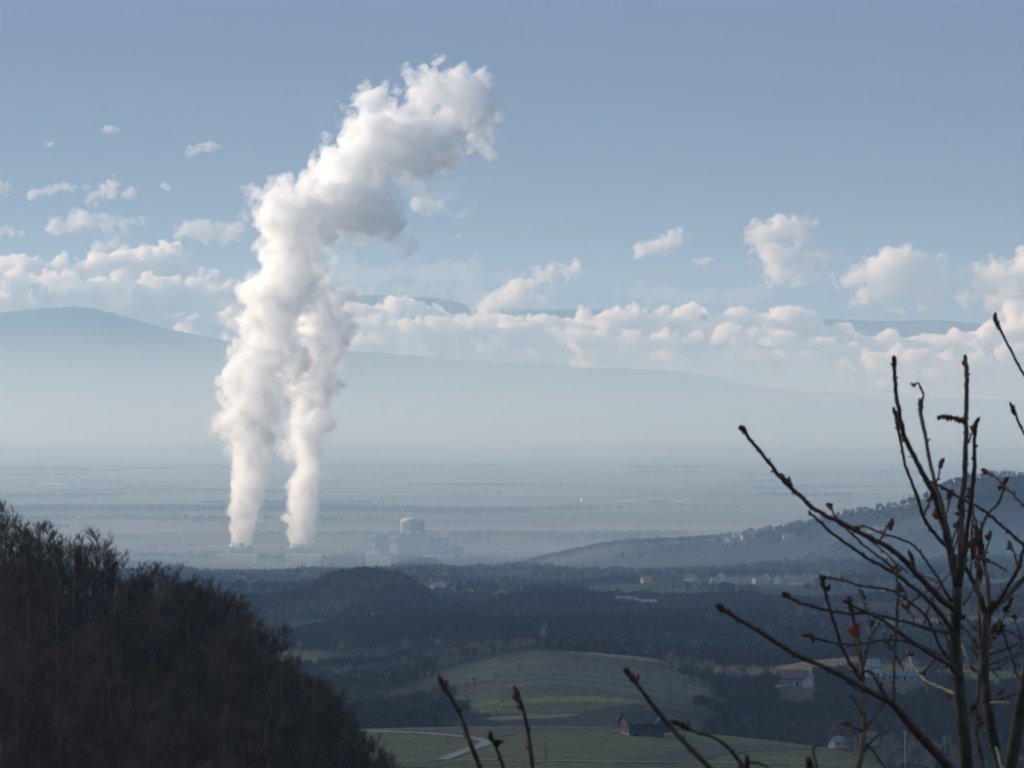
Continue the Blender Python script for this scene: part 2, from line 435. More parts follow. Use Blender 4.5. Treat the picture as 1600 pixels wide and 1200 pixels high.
# far side of the valley: the ridge that stands behind the cloud bank
def far_z(px, D):
    top = np.interp(px, [-2500,200,440,520,600,680,740,800,900,1000,1060,1120,1180,1250,1300,1380,1460,1540,1600,1800,4200],
                        [520,500,466,460,458,462,474,480,481,482,490,489,495,492,497,501,499,503,504,510,540])
    zt = -(top-600)/FPX*33000
    t = np.clip((D-22200)/(33000-22200),0,1); t2 = np.clip((D-33000)/5000,0,1)
    z = PLAIN + (zt-PLAIN)*(t**1.6)*(1-.6*t2)
    X = (px-800)/FPX*D
    return z + 50*fbm(X/1500.,D/1500.,71,5)*np.clip(t*2,0,1)
fc = np.linspace(-2500,4200,420); fr = np.concatenate([np.linspace(22200,38000,60)])
PX, DD = np.meshgrid(fc, fr)
V = np.stack([(PX-800)/FPX*DD, DD, far_z(PX,DD)], -1).reshape(-1,3)
nc, nr = len(fc), len(fr); ii = (np.arange(nr-1)[:,None]*nc + np.arange(nc-1)[None,:]).ravel()
far = link('distant_mountains', np_mesh('distant_mountains', V, np.stack([ii,ii+1,ii+nc+1,ii+nc],1)), mat('far_forest', (.022,.032,.036), .95, .3, .002), smooth=True)
tag(far, kind='structure')

# ------------------------------------------------------------------ fields, roads
GRASS = mat('meadow_grass', GREEN, .95, color2=(.075,.066,.03), nscale=.02)
def drape(name, top, bot, mt, lift=.14, nx=70, ny=10, D0=1180, D1=1450):
    """a sheet lying on the ground between two curves given as (px, py)"""
    xs0, xs1 = max(top[0][0],bot[0][0]), min(top[-1][0],bot[-1][0])
    xs = np.linspace(xs0, xs1, nx); v = []
    for x in xs:
        ya = np.interp(x,[p[0] for p in top],[p[1] for p in top]); yb = np.interp(x,[p[0] for p in bot],[p[1] for p in bot])
        da, db = D_at(x,ya,D0,D1), D_at(x,yb,D0,D1)
        for d in np.linspace(db, da, ny): v.append(tuple(on_ground(x, d, lift)))
    f = [(i*ny+j,(i+1)*ny+j,(i+1)*ny+j+1,i*ny+j+1) for i in range(nx-1) for j in range(ny-1)]
    m = bpy.data.meshes.new(name); m.from_pydata(v,[],f); m.update()
    return tag(link(name, m, mt, smooth=True), kind='structure')
drape('plowed_field', [(958,1193),(1000,1185),(1040,1177),(1090,1168),(1150,1163),(1220,1165),(1262,1170)], [(958,1194),(1050,1194),(1090,1191),(1130,1180),(1190,1173),(1262,1171)], mat('plowed_soil', (.04,.032,.026), .95, .35, .25))
drape('stubble_field', [(612,1141.5),(700,1138.5),(800,1138),(900,1137.8),(960,1140)], [(612,1145),(700,1147),(770,1153),(815,1146),(880,1140),(960,1140.6)], mat('stubble', (.055,.045,.03), .95, .3, .3))
def ribbon(name, pts, width, mt, D0, D1, lift=.2):
    P = [on_ground(px, D_at(px,py,D0,D1)) for px,py in pts]
    # smooth
    Q = []
    for i in range(len(P)-1):
        p0,p1,p2,p3 = P[max(i-1,0)],P[i],P[i+1],P[min(i+2,len(P)-1)]
        for t in np.linspace(0,1,9)[:-1]:
            Q.append(.5*((2*p1)+(p2-p0)*t+(2*p0-5*p1+4*p2-p3)*t*t+(3*p1-p0-3*p2+p3)*t**3))
    Q.append(P[-1]); v = []
    for i,q in enumerate(Q):
        t = (Q[min(i+1,len(Q)-1)]-Q[max(i-1,0)]); n = Vector((-t.y,t.x,0)).normalized()
        for s in (-1,-.33,.33,1):
            p = q + n*s*width/2; p.z = gz(800+p.x/p.y*FPX, p.y)+lift; v.append(tuple(p))
    f = [(i*4+k,i*4+k+1,i*4+k+5,i*4+k+4) for i in range(len(Q)-1) for k in range(3)]
    m = bpy.data.meshes.new(name); m.from_pydata(v,[],f); m.update()
    return tag(link(name, m, mt), kind='structure')
GRAVEL = mat('pale_gravel', (.19,.185,.17), .95, .25, .5)
ribbon('road', [(560,1142),(612,1144),(680,1147.5),(735,1153),(760,1160),(745,1168),(712,1179),(690,1188)], 4.2, GRAVEL, 1180, 1450)
ribbon('road', [(640,1187),(720,1187.5),(800,1188.5),(900,1190),(1000,1191),(1100,1192),(1200,1193),(1330,1194)], 2.2, GRAVEL, 1180, 1450, .24)
ribbon('field_track', [(850,1000),(880,1008),(920,1018),(960,1027),(1010,1033),(1070,1042)], 3.0, mat('track_earth', (.2,.16,.11), .95, .2, .3), 2000, 2200)

# ------------------------------------------------------------------ buildings
rngB = random.Random(9)
def wallmat(name, c): return mat(name, c, .9, .12, .6)
WHITE = wallmat('white_render', (.52,.51,.49)); CREAM = wallmat('cream_render', (.55,.48,.36)); PINK = wallmat('pink_render', (.40,.28,.24)); GREYW = wallmat('grey_render', (.34,.33,.32))
TILE = mat('red_tile', (.15,.08,.06), .85, .3, 1.2); DTILE = mat('dark_tile', (.07,.06,.055), .85, .3, 1.2); GTILE = mat('grey_tile', (.22,.21,.20), .8, .25, 1.2); OTILE = mat('orange_tile', (.38,.15,.08), .85, .2, 1.2)
WOODW = mat('reddish_timber', (.13,.06,.046), .9, .35, 1.6); GLASSY = mat('window_glass', (.03,.035,.04), .15, spec=.6); FRAME = mat('window_frame_white', (.6,.6,.58), .7); DWOOD = mat('dark_timber', (.045,.035,.028), .9, .3, 1.5); CHIM = mat('chimney_brick', (.28,.13,.09), .9, .2, 2)
TEAL = mat('green_sheet_roof', (.06,.11,.105), .6, .15, .5); CONC = mat('concrete', (.36,.35,.33), .9, .15, .05)
def window(parent, x, y, z, w, h, face):
    """face 's' = towards the camera (-y), 'w' = left side (-x), 'e' = right side"""
    f = MB(); g = MB(); t = .06
    if face == 's':
        g.box(x-w/2,x+w/2,y-.03,y+.02,z,z+h)
        for a in ((x-w/2-t,x-w/2,z-t,z+h+t),(x+w/2,x+w/2+t,z-t,z+h+t),(x-w/2,x+w/2,z-t,z),(x-w/2,x+w/2,z+h,z+h+t)): f.box(a[0],a[1],y-.07,y+.02,a[2],a[3])
    else:
        s = -1 if face == 'w' else 1
        xa, xb = sorted((x+s*.03, x-s*.02)); xc, xd = sorted((x+s*.07, x-s*.02))
        g.box(xa,xb,y-w/2,y+w/2,z,z+h)
        for a in ((y-w/2-t,y-w/2,z-t,z+h+t),(y+w/2,y+w/2+t,z-t,z+h+t),(y-w/2,y+w/2,z-t,z),(y-w/2,y+w/2,z+h,z+h+t)): f.box(xc,xd,a[0],a[1],a[2],a[3])
    o = g.build('window', GLASSY, parent); f.build('frame', FRAME, o)
def house(px, D, w, d, h, rh, wm, rm, rot, label, group, detail=1, over=.5, name='house', cat='house', chim=True):
    """gabled house; ridge along its own x axis"""
    r = empty(name, on_ground(px, D, -.2), rot)
    tag(r, label, cat, group)
    b = MB(); b.box(-w/2,w/2,-d/2,d/2,-1.5,h)
    b.add([(-w/2,-d/2,h),(-w/2,d/2,h),(-w/2,0,h+rh)],[(0,2,1)]); b.add([(w/2,-d/2,h),(w/2,d/2,h),(w/2,0,h+rh)],[(0,1,2)])
    b.build('wall', wm, r)
    q = MB(); sl = rh/(d/2); oy = d/2+over; zl = h-over*sl; th = .22
    for s in (-1,1):
        v = [(-w/2-over,0,h+rh+.03),(w/2+over,0,h+rh+.03),(w/2+over,s*oy,zl+.03),(-w/2-over,s*oy,zl+.03)]
        v += [(a,b_,c+th) for a,b_,c in v]
        q.add(v, [(0,1,2,3),(7,6,5,4),(0,4,5,1),(1,5,6,2),(2,6,7,3),(3,7,4,0)])
    rf = q.build('roof', rm, r)
    if chim:
        c = MB(); c.box(w*.18,w*.18+.6,.3,.9,h+rh*.4,h+rh+.9); c.build('chimney', CHIM, rf)
    if detail:
        n = max(2, int(w/3)); fl = max(1, int(h/2.6))
        for k in range(fl):
            for i in range(n):
                x = -w/2 + w*(i+.5)/n
                if k == 0 and i == n//2:
                    m = MB(); m.box(x-.5,x+.5,-d/2-.05,-d/2+.02,0,2.1); m.build('door', DWOOD, r); continue
                window(r, x, -d/2, .9+k*2.6, .9, 1.15, 's')
        for k in range(fl):
            for y in (-d*.22, d*.22):
                window(r, -w/2, y, .9+k*2.6, .9, 1.15, 'w'); window(r, w/2, y, .9+k*2.6, .9, 1.15, 'e')
    return r
VG = 'houses scattered in the hills'
H = [ # px, D, w, d, h, roof_h, wall, roof, rot deg, label
 (1010,4230,9,8,4,3.4,CREAM,OTILE,20,'small house with a bright orange roof, leftmost of the row on the wooded slope'),
 (1080,4250,10,9,4.5,3.6,WHITE,TILE,-35,'white house with a red roof, second from left in the row on the slope'),
 (1117,4230,8,7,3.6,2.6,WHITE,GTILE,10,'low white house, left end of the white group right of the red roofed house'),
 (1128,4280,7,7,6,3,WHITE,GTILE,70,'tall narrow white gable house in the middle of the white group'),
 (1145,4230,10,7,3.2,2.6,WHITE,GTILE,0,'long low white house at the right end of the white group'),
 (1187,4260,13,8,4,3,WHITE,GTILE,28,'large white house with grey roof on the slope, right of the white group'),
 (1197,4330,7,7,5,3,WHITE,GTILE,80,'white house standing above the large grey roofed house'),
 (1215,4250,6,6,6,3,WHITE,GTILE,75,'narrow white house right of the large grey roofed one'),
 (1245,4220,12,7,3,2,GREYW,GTILE,-8,'long low grey house at the right end of the row on the slope'),
 (974,3560,13,9,4,3.2,WHITE,GTILE,25,'pale house with a wide grey roof, left one of the farm in the middle distance'),
 (990,3600,9,8,4.5,3,GREYW,GTILE,60,'grey gabled house in the middle of the farm in the middle distance'),
 (1012,3610,14,8,3.4,3,WHITE,GTILE,-12,'long pale building at the right of the farm in the middle distance'),
 (684,4170,11,8,4.5,3,WHITE,GTILE,12,'white house, left one of three beyond the round wooded hill'),
 (700,4190,9,8,4.5,3,CREAM,GTILE,70,'cream gable house, middle one of three beyond the round wooded hill'),
 (717,4150,13,8,3.6,3,WHITE,TILE,-10,'pale house with dull red roof, right one of three beyond the round wooded hill'),
 (374,4700,11,9,6,3.5,GREYW,DTILE,6,'tall house with a dark roof among trees left of the cooling towers'),
 (392,4680,6,4,2.2,1.2,WHITE,GTILE,0,'low white outbuilding just right of the dark roofed house'),
 (405,4690,8,4,2.0,1.0,WHITE,GTILE,5,'flat white outbuilding, farther right of the dark roofed house'),
 (848,2600,3,3,2.6,1.2,WHITE,GTILE,0,'tiny white hut on the hill crest above the striped fields'),
 (1158,4000,4,3,2.6,1.0,WHITE,WHITE,30,'tiny bright white hut below the row of white houses'),
 (1138,5860,9,8,5,3,WHITE,GTILE,60,'white house on the skyline of the long right hill, left of the pinkish one'),
 (1165,5860,11,8,5,3,PINK,TILE,20,'pinkish house on the skyline of the long right hill'),
 (1050,5870,9,8,6,3,GREYW,DTILE,70,'grey house near the left end of the right hill skyline'),
 (1231,5760,12,7,4,2.6,WHITE,GTILE,10,'white house below the tree clump on the right hill'),
 (1363,5700,10,7,4,2.6,WHITE,GTILE,0,'white house high on the right hill behind the branches'),
 (1378,5720,14,8,3.5,2.8,CREAM,TILE,5,'long cream house high on the right hill beside the white one'),
 (1238,2010,13.5,8,3.4,3.6,GREYW,TILE,4,'long farm building with a wide dull red roof below the tan field'),
 (1264,1990,5,5,3.2,2.2,WHITE,GTILE,80,'small white gable building at the right end of the long farm building'),
 (1360,2030,8,7,5,3,WHITE,GTILE,25,'white house behind the branch fork right of the farm'),
 (1421,2060,7,6,4.5,2.8,PINK,TILE,60,'pinkish house on the green slope behind the main stem'),
 (1408,2000,13,6,2.4,1.4,GREYW,TEAL,-3,'long low shed with a blue green roof below the pinkish house'),
 (1308,1640,5,4,2.6,1.6,WHITE,GTILE,35,'small pale shed in the dark wooded valley'),
 (1362,1650,5,5,3.2,1.8,GREYW,DTILE,-20,'small cream cottage in the dark wooded valley behind the thin sapling'),
]
for a in H:
    det = 1 if a[1] < 4400 and a[2] > 6 else 0
    house(a[0],a[1],a[2],a[3],a[4],a[5],a[6],a[7],R(a[8]),a[9],VG,detail=det)

# barn like house on the meadow edge
def barn():
    r = empty('timber_house', on_ground(1004, 1405, -.3), R(18)); tag(r, 'reddish timber house with a dark green roof standing on the meadow edge', 'house')
    w,d,h,rh = 12.0,8.0,4.6,3.0
    b = MB(); b.box(-w/2,w/2,-d/2,d/2,1.4,h); b.add([(-w/2,-d/2,h),(-w/2,d/2,h),(-w/2,0,h+rh)],[(0,2,1)]); b.add([(w/2,-d/2,h),(w/2,d/2,h),(w/2,0,h+rh)],[(0,1,2)])
    b.build('wall', WOODW, r)
    b = MB(); b.box(-w/2+.3,w/2-.3,-d/2+.3,d/2-.3,-1.6,1.4); b.build('plinth', mat('stone_plinth',(.2,.19,.19),.9,.3,1.2), r)
    q = MB(); o = .8; sl = rh/(d/2)
    for s in (-1,1):
        v = [(-w/2-o,0,h+rh+.05),(w/2+o,0,h+rh+.05),(w/2+o,s*(d/2+o),h-o*sl+.05),(-w/2-o,s*(d/2+o),h-o*sl+.05)]; v += [(a,b_,c+.2) for a,b_,c in v]
        q.add(v, [(0,1,2,3),(7,6,5,4),(0,4,5,1),(1,5,6,2),(2,6,7,3),(3,7,4,0)])
    rf = q.build('roof', mat('mossy_roof',(.05,.062,.05),.9,.3,1.0), r)
    q = MB(); q.box(2,2.7,.6,1.3,h+1.6,h+rh+1.0); q.build('chimney', CHIM, rf)
    # gabled porch wing towards the right
    q = MB(); q.box(2.4,6.9,-d/2-2.2,-d/2,1.4,h-.2); q.add([(2.4,-d/2-2.2,h-.2),(6.9,-d/2-2.2,h-.2),(4.65,-d/2-2.2,h+1.7)],[(0,1,2)]); q.build('porch_wing', DWOOD, r)
    q = MB()
    for s in (-1,1):
        v = [(4.65,-d/2-2.8,h+1.85),(4.65,-d/2+1.5,h+1.85),(4.65+s*2.9,-d/2+1.5,h-.6),(4.65+s*2.9,-d/2-2.8,h-.6)]; v += [(a,b_,c+.18) for a,b_,c in v]
        q.add(v, [(0,1,2,3),(7,6,5,4),(0,4,5,1),(1,5,6,2),(2,6,7,3),(3,7,4,0)])
    q.build('porch_roof', MATS['mossy_roof'], r)
    FR_, FRAME_W = FRAME, DWOOD
    globals()['FRAME'] = DWOOD
    for x in (-4.6,-2.4,-.2): window(r, x, -d/2, 2.4, 1.0, 1.2, 's')
    window(r, 4.65, -d/2-2.2, 2.4, 1.1, 1.2, 's')
    for y in (-2,2): window(r, -w/2, y, 2.4, 1.0, 1.2, 'w')
    globals()['FRAME'] = FR_
    q = MB(); q.box(-4.2,-2.6,-d/2+.22,-d/2+.32,-1.2,1.2); q.build('cellar_door', DWOOD, r)
    q = MB(); q.box(-w/2,2.3,-d/2-1.0,-d/2,1.25,1.4)
    for i in range(12): q.box(-w/2+.2+i*.68,-w/2+.28+i*.68,-d/2-.98,-d/2-.92,1.4,2.2)
    q.box(-w/2,2.3,-d/2-1.0,-d/2-.9,2.2,2.28); q.build('balcony', DWOOD, r)
barn()
house(634,1175,11.5,9,4.5,4.2,DWOOD,DTILE,R(5),'large dark roofed barn half hidden by trees at the meadow edge',None,detail=0,chim=False,name='barn',cat='barn')
house(645,1085,6.5,6,3,2.6,CREAM,TILE,R(68),'red roofed cottage cut by the bottom edge, beside the dark barn',None,detail=1,chim=True,name='cottage',cat='house')

# distant buildings on the plain
FG = 'far buildings on the plain'
FH = [(1027,9870,36,20,11,3,PINK,PINK,'large pinkish hall on the far plain'),(978,9900,34,14,6,2,CREAM,CREAM,'long pale shed on the far plain, left of the pinkish hall'),(1062,9950,24,10,4,1.5,CREAM,CREAM,'low cream shed right of the pinkish hall'),
 (913,10100,14,12,9,3,WHITE,GTILE,'small white block on the far plain, left of the long shed'),(1150,10050,18,10,5,2,WHITE,TILE,'white farmhouse on the far plain behind the long arching branch'),(1130,9700,12,10,5,2,WHITE,GTILE,'small white house on the far plain near the arching branch'),
 (606,9700,10,9,7,2,WHITE,GTILE,'tiny white house on the plain directly above the plant'),(790,7150,34,12,5,1.5,GREYW,GTILE,'long low shed on the plain at the foot of the right hill'),(770,7050,14,9,4,2,WHITE,TILE,'small white house at the foot of the right hill'),
 (332,7000,26,14,4,1.2,TEAL,TEAL,'low hall with a pale blue green roof left of the cooling towers'),(300,9100,14,10,5,2,WHITE,GTILE,'tiny house on the plain left of the plumes'),(185,8700,16,10,5,2,CREAM,TILE,'tiny farm on the plain above the dark left slope')]
for a in FH: house(a[0],a[1],a[2],a[3],a[4],a[5],a[6],a[7],R(rngB.uniform(-14,14)),a[8],FG,detail=0,chim=False,over=.3)

# ------------------------------------------------------------------ power station
PG = None
def plant():
    g = PLAIN
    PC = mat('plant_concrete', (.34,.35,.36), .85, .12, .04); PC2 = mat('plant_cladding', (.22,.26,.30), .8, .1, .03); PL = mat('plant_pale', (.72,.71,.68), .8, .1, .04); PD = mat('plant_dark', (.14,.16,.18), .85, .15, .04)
    c = W(644.5, 600, 7000)
    r = empty('reactor_building', (c.x, 7000, g)); tag(r, 'domed round containment tower of the power station', 'reactor building')
    R0 = 19.2
    m = MB(); m.lathe(0,0,[(R0,0),(R0,49.0),(R0+.5,49.2),(R0+.5,50.6),(R0-.8,50.9)],64); m.build('wall', PC, r, True)
    m = MB(); m.lathe(0,0,[(R0-.8,50.7)]+[( (R0-1.0)*math.cos(t), 50.9+6.0*math.sin(t)) for t in np.linspace(0,math.pi/2-.02,12)],64); m.build('dome', PC, r, True)
    m = MB()
    for k in range(6):
        a = -math.pi/2 + (k-2.5)*.42
        x,y = R0*math.cos(a), R0*math.sin(a); m.lathe(x,y,[(.7,0),(.7,50)],6)
    m.build('buttress', PC, r)
    m = MB(); m.lathe(2,0,[(.8,56.5),(.8,58.6)],8); m.build('vent', PD, r)
    def block(name, px0,px1, ytop, D, depth, mt, label, cat, extra=None, ybase=865):
        x0,x1 = (px0-800)/FPX*D,(px1-800)/FPX*D; h = (ybase-ytop)/FPX*D
        h = max(h, -(ytop-600)/FPX*D - g)
        o = empty(name, ((x0+x1)/2, D+depth/2, g)); tag(o, label, cat)
        w = (x1-x0)/2
        m = MB(); m.box(-w,w,-depth/2,depth/2,-1,h); m.build('wall', mt, o)
        m = MB(); m.box(-w-.5,w+.5,-depth/2-.5,depth/2+.5,h+.003,h+1.1); m.build('roof', PD, o)
        for k in range(max(2,int(2*w/9))):
            x = -w + (k+.5)*2*w/max(2,int(2*w/9))
            m = MB(); m.box(x-1.6,x+1.6,-depth/2-.12,-depth/2+.02,h*.55,h*.8); m.build('window', PD, o)
        if extra: extra(o, w, h, depth)
        return o
    def roofbits(o,w,h,dp):
        m = MB(); m.box(-w*.5,-w*.2,-dp*.2,dp*.2,h+1.1,h+4); m.box(w*.2,w*.55,-dp*.3,0,h+1.1,h+3); m.build('roof_unit', PL, o)
    block('auxiliary_building',624,668,834.5,6958,24,PC2,'square auxiliary building in front of the domed tower','building',roofbits)
    block('turbine_hall',669.5,703,842,6990,40,PC2,'long turbine hall right of the domed tower','building',roofbits)
    block('service_building',609.2,623.2,835.5,6965,26,PL,'tall pale block touching the left side of the domed tower','building')
    block('workshop_building',588,608,836.5,6990,30,PD,'dark tall block in the middle of the plant, left of the pale block','building',roofbits)
    block('sunlit_face_block',576,586.5,834.5,7005,20,PL,'narrow pale block standing for the sunlit left face of the dark block','building')  # sunlit left face of the dark block, put in as a pale slab
    block('low_annex',574,592,856,6935,14,PL,'low white annex at the foot of the narrow pale block','building')
    block('pump_house',600.5,607.5,846,6945,9,PC,'small grey block with a lean-to roof in front of the dark block','building')
    block('storage_hall',706,724,856,7040,20,PD,'low storage hall right of the turbine hall','building')
    # vent stack
    def stack(px, D, ytop, rad, label, name='chimney'):
        x = (px-800)/FPX*D; h = -(ytop-600)/FPX*D - g
        o = empty(name, (x, D, g)); tag(o, label, 'chimney')
        m = MB(); m.lathe(0,0,[(rad*1.25,-1),(rad,h*.6),(rad*.9,h)],16); m.build('shaft', PL, o, True)
        m = MB(); m.lathe(0,0,[(rad*.95,h-1),(rad*1.15,h-1),(rad*1.15,h),(rad*.7,h+.02)],16); m.build('rim', PD, o)
    stack(531.5, 6950, 851.5, 1.3, 'thin white chimney between the right cooling tower and the blocks')
    stack(459, 6890, 861, 1.0, 'short white pipe stack in front of the right cooling tower')
    stack(754, 7000, 843, .7, 'slim pole like stack right of the plant blocks')
    # cooling towers: a box of fan cells on a louvred basin
    def cooling(px0, px1, ymouth, D, label):
        x0,x1 = (px0-800)/FPX*D,(px1-800)/FPX*D; w = (x1-x0)/2; h = -(ymouth-600)/FPX*D - g
        o = empty('cooling_tower', ((x0+x1)/2, D, g)); tag(o, label, 'cooling tower', 'cooling towers of the plant')
        hb = h-5; dp = 9
        m = MB(); m.box(-w,w,-dp,dp,3.2,hb); m.build('casing', PC2, o)
        m = MB(); m.box(-w-1.5,w+1.5,-dp-1.5,dp+1.5,-1,.8); m.build('basin', PC, o)
        m = MB(); k = int(2*w/3.5)
        for i in range(k+1): m.box(-w+i*(2*w-.5)/k,-w+i*(2*w-.5)/k+.5,-dp,dp,.8,3.2)
        m.build('louvre', PD, o)
        m = MB()
        for i in range(5): m.box(-w+(i+.5)*2*w/5-.4,-w+(i+.5)*2*w/5+.4,-dp-.5,-dp,3.2,hb)
        m.build('pilaster', PL, o)
        n = 3; rr = w/n*.96
        for i in range(n):
            m = MB(); cx = -w+(i+.5)*2*w/n
            m.lathe(cx,0,[(rr*.98,hb+.003),(rr*.84,hb+2.5),(rr*.9,h),(rr*.84,h),(rr*.78,hb+2.5)],24); m.build('fan_stack', PL if i!=1 else PC, o, True)
        m = MB(); m.box(-w-2.4,-w,-dp-2,-dp+3,-.5,h*.8); m.build('stair_tower', PL, o)
    cooling(358.5,394.5,849,7000,'cooling tower under the left tall steam plume')
    cooling(452.5,489,851,7120,'cooling tower with pale columns under the right steam plume')
    m = MB(); x0,x1 = (345-800),(525-800)
    m.box(x0,x1,6900,6903,g-1,g+3.2)
    for i in range(18): m.box(x0+i*10,x0+i*10+.8,6899.4,6900,g-1,g+3.5)
    tag(m.build('embankment_wall', PL), 'long low pale wall in front of the cooling towers', 'wall')
plant()
# pylons and poles
PM = mat('pole_wood', (.11,.095,.08), .9, .2, 1); PMT = mat('pylon_steel', (.3,.31,.32), .6, metallic=.4)
def pole(px, D, ytop, label, rad=.16, mt=PM):
    p = on_ground(px, D, -.3); h = -(ytop-600)/FPX*D - p.z
    o = empty('utility_pole', p); tag(o, label, 'utility pole', 'utility poles across the fields')
    m = MB(); m.tube([(0,0,0),(0,0,h*.5),(0,0,h)],[rad,rad*.85,rad*.65],8); m.build('shaft', mt, o, True)
    m = MB(); m.box(-.9,.9,-.07,.07,h-.75,h-.6); m.build('crossarm', mt, o)
    for x in (-.8,0,.8):
        m = MB(); m.lathe(x,0,[(.05,h-.6),(.07,h-.5),(.05,h-.36),(.01,h-.3)],8); m.build('insulator', CONC, o)
pole(774,1432,1112,'dark utility pole on the meadow skyline, left of the middle shoot'); pole(718,1440,1116,'faint utility pole at the left end of the meadow skyline'); pole(853,1290,1149,'utility pole standing in the middle of the meadow')
pole(838,1740,1106,'thin utility pole beside the pale field strip'); pole(1414,1420,1142,'pale utility pole in the dark trees at the lower right', .2, CONC); pole(1207,2150,1010,'thin pole on the tan field crest')
def pylon(px, D, h, label):
    o = empty('pylon', on_ground(px, D, 0)); tag(o, label, 'pylon', 'lattice pylons on the plain')
    m = MB(); b = h*.12
    for sx in (-1,1):
        for sy in (-1,1): m.tube([(sx*b,sy*b,-1),(sx*.5,sy*.5,h*.75),(0,0,h)],[.35,.3,.2],4)
    for k in range(7):
        t = k/8; w0 = b*(1-t)+.5*t; w1 = b*(1-(k+1)/8)+.5*(k+1)/8; z0 = h*.75*t; z1 = h*.75*(k+1)/8
        for s in (-1,1):
            m.tube([(-w0,s*w0,z0),(w1,s*w1,z1)],[.18,.18],4); m.tube([(w0,s*w0,z0),(-w1,s*w1,z1)],[.18,.18],4)
    m.build('mast', PMT, o)
    for z,wd in ((h*.68,h*.16),(h*.8,h*.2),(h*.92,h*.14)):
        m = MB(); m.tube([(-wd,0,z),(0,0,z+1.2),(wd,0,z)],[.15,.4,.15],4); m.build('crossarm', PMT, o)
pylon(757,7400,38,'steel pylon right of the plant'); pylon(741,7900,36,'steel pylon behind the storage hall'); pylon(829,8200,38,'steel pylon on the plain above the foot of the right hill'); pylon(696,7600,34,'steel pylon above the turbine hall')

# ------------------------------------------------------------------ trees
def rnd_dir(rng, el0, el1, az=None):
    az = rng.uniform(0,2*math.pi) if az is None else az; el = rng.uniform(el0, el1)
    return Vector((math.cos(az)*math.cos(el), math.sin(az)*math.cos(el), math.sin(el)))
BARK = mat('bark', (.17,.145,.115), .9, .35, 1.5); TWIG = mat('twigs', (.115,.074,.043), .95, .35, .4)
NEEDLE = mat('needles', (.022,.034,.020), .95, .35, .5); DISTW = mat('distant_twigs', (.085,.068,.052), .95, .4, .15)
def bare_tree(seed, H, fine=1.0, spread=1.0, limbs=22):
    """trunk and crown meshes of a leafless tree"""
    rng = random.Random(seed); T = MB(); C = MB()
    bend = Vector((rng.uniform(-.5,.5), rng.uniform(-.5,.5), 0)); tp = [Vector((0,0,-.6)), Vector((0,0,H*.3))+bend*.3, Vector((0,0,H*.62))+bend, Vector((0,0,H*.97))+bend*1.7]
    T.tube(tp, [H*.014,H*.0105,H*.006,H*.0015], 6)
    def at(t):
        s = t*3; i = min(int(s),2); return tp[i].lerp(tp[i+1], s-i)
    def cone(p, d, L, r):
        q = p + d*L; s = d.cross(Vector((.3,.9,.2))).normalized()*r; u = d.cross(s).normalized()*r
        k = len(C.v); C.v += [tuple(p+s),tuple(p-s*.5+u*.87),tuple(p-s*.5-u*.87),tuple(q)]; C.f += [(k,k+1,k+3),(k+1,k+2,k+3),(k+2,k,k+3)]
    for i in range(limbs):
        t = .30+.66*(i+rng.random())/limbs; p = at(t); d = rnd_dir(rng, .5, 1.05)
        L = H*.37*(1.1-t*.75)*rng.uniform(.75,1.2)*spread
        mid = p+d*L*.5; d2 = (d+Vector((0,0,.35))).normalized(); e = mid+d2*L*.5
        C.tube([p,mid,e],[.05*(1.25-t),.03*(1.25-t),.012],3,False)
        for j in range(int(7*fine)):
            u = rng.uniform(.25,1); pp = p.lerp(mid,u*2) if u < .5 else mid.lerp(e,(u-.5)*2)
            dd = (d2+rnd_dir(rng,-.3,.9)*.85).normalized(); l = L*rng.uniform(.25,.5)
            C.tube([pp,pp+dd*l],[.018,.007],3,False)
            for k in range(int(9*fine)):
                v = rng.uniform(.2,1); q = pp+dd*l*v; ddd = (dd+rnd_dir(rng,-.2,1.2)*.8).normalized()
                cone(q, ddd, rng.uniform(.5,1.5), rng.uniform(.010,.017))
    return T, C
protos = []
NG = 'bare trees on the dark near slope'
for s in range(7):
    Hh = [10.5,12,11,13,9.5,12.5,11.5][s]
    T, C = bare_tree(40+s, Hh, 1.0, [1,1.1,.9,1,1.15,.85,1][s])
    r = empty('bare_tree'); T.build('trunk', BARK, r, True); C.build('crown', TWIG, r); protos.append((r, Hh))
rng = random.Random(3); spots = []
tries = 0
while len(spots) < 258 and tries < 20000:
    tries += 1
    D = rng.uniform(352, 492); px = rng.uniform(-40, 668)
    if px > np.interp(D, [352,492],[560,690]): continue
    x = (px-800)/FPX*D
    if all((x-a)**2+(D-b)**2 > 2.7**2 for a,b,_ in spots): spots.append((x,D,px))
for q in range(-15,640,16): spots.append(((q+rng.uniform(-5,5)-800)/FPX*486, 486+rng.uniform(-4,4), q))
spots.sort(key=lambda s: s[1])
def where(px, D):
    a = 'foremost row' if D < 385 else 'front part' if D < 420 else 'middle' if D < 455 else 'rear part' if D < 478 else 'crest'
    b = ['left edge','far left','left','left centre','centre','right centre','right','foot'][max(0,min(7,int(px/84)))]
    return a, b
used_p = set()
for i,(x,D,px) in enumerate(spots):
    k = rng.randrange(7); r, Hh = protos[k]
    if k in used_p: r = copy_tree(r)
    used_p.add(k)
    r.location = (x, D, gz(px, D)); s = rng.uniform(.66,.84)
    if px > 520: s *= .85
    if px < 100 and D > 450: s *= .9
    if D > 478: s = rng.uniform(.70,.80)*(.85 if px > 540 else 1)
    r.scale = (s*rng.uniform(.9,1.1), s*rng.uniform(.9,1.1), s); r.rotation_euler = (rng.uniform(-.05,.05), rng.uniform(-.05,.05), rng.uniform(0,6.28))
    a, b = where(px, D)
    tag(r, 'leafless brown tree in the %s of the dark slope, %s' % (a, b), 'tree', NG+', %s, %s' % (a, b))

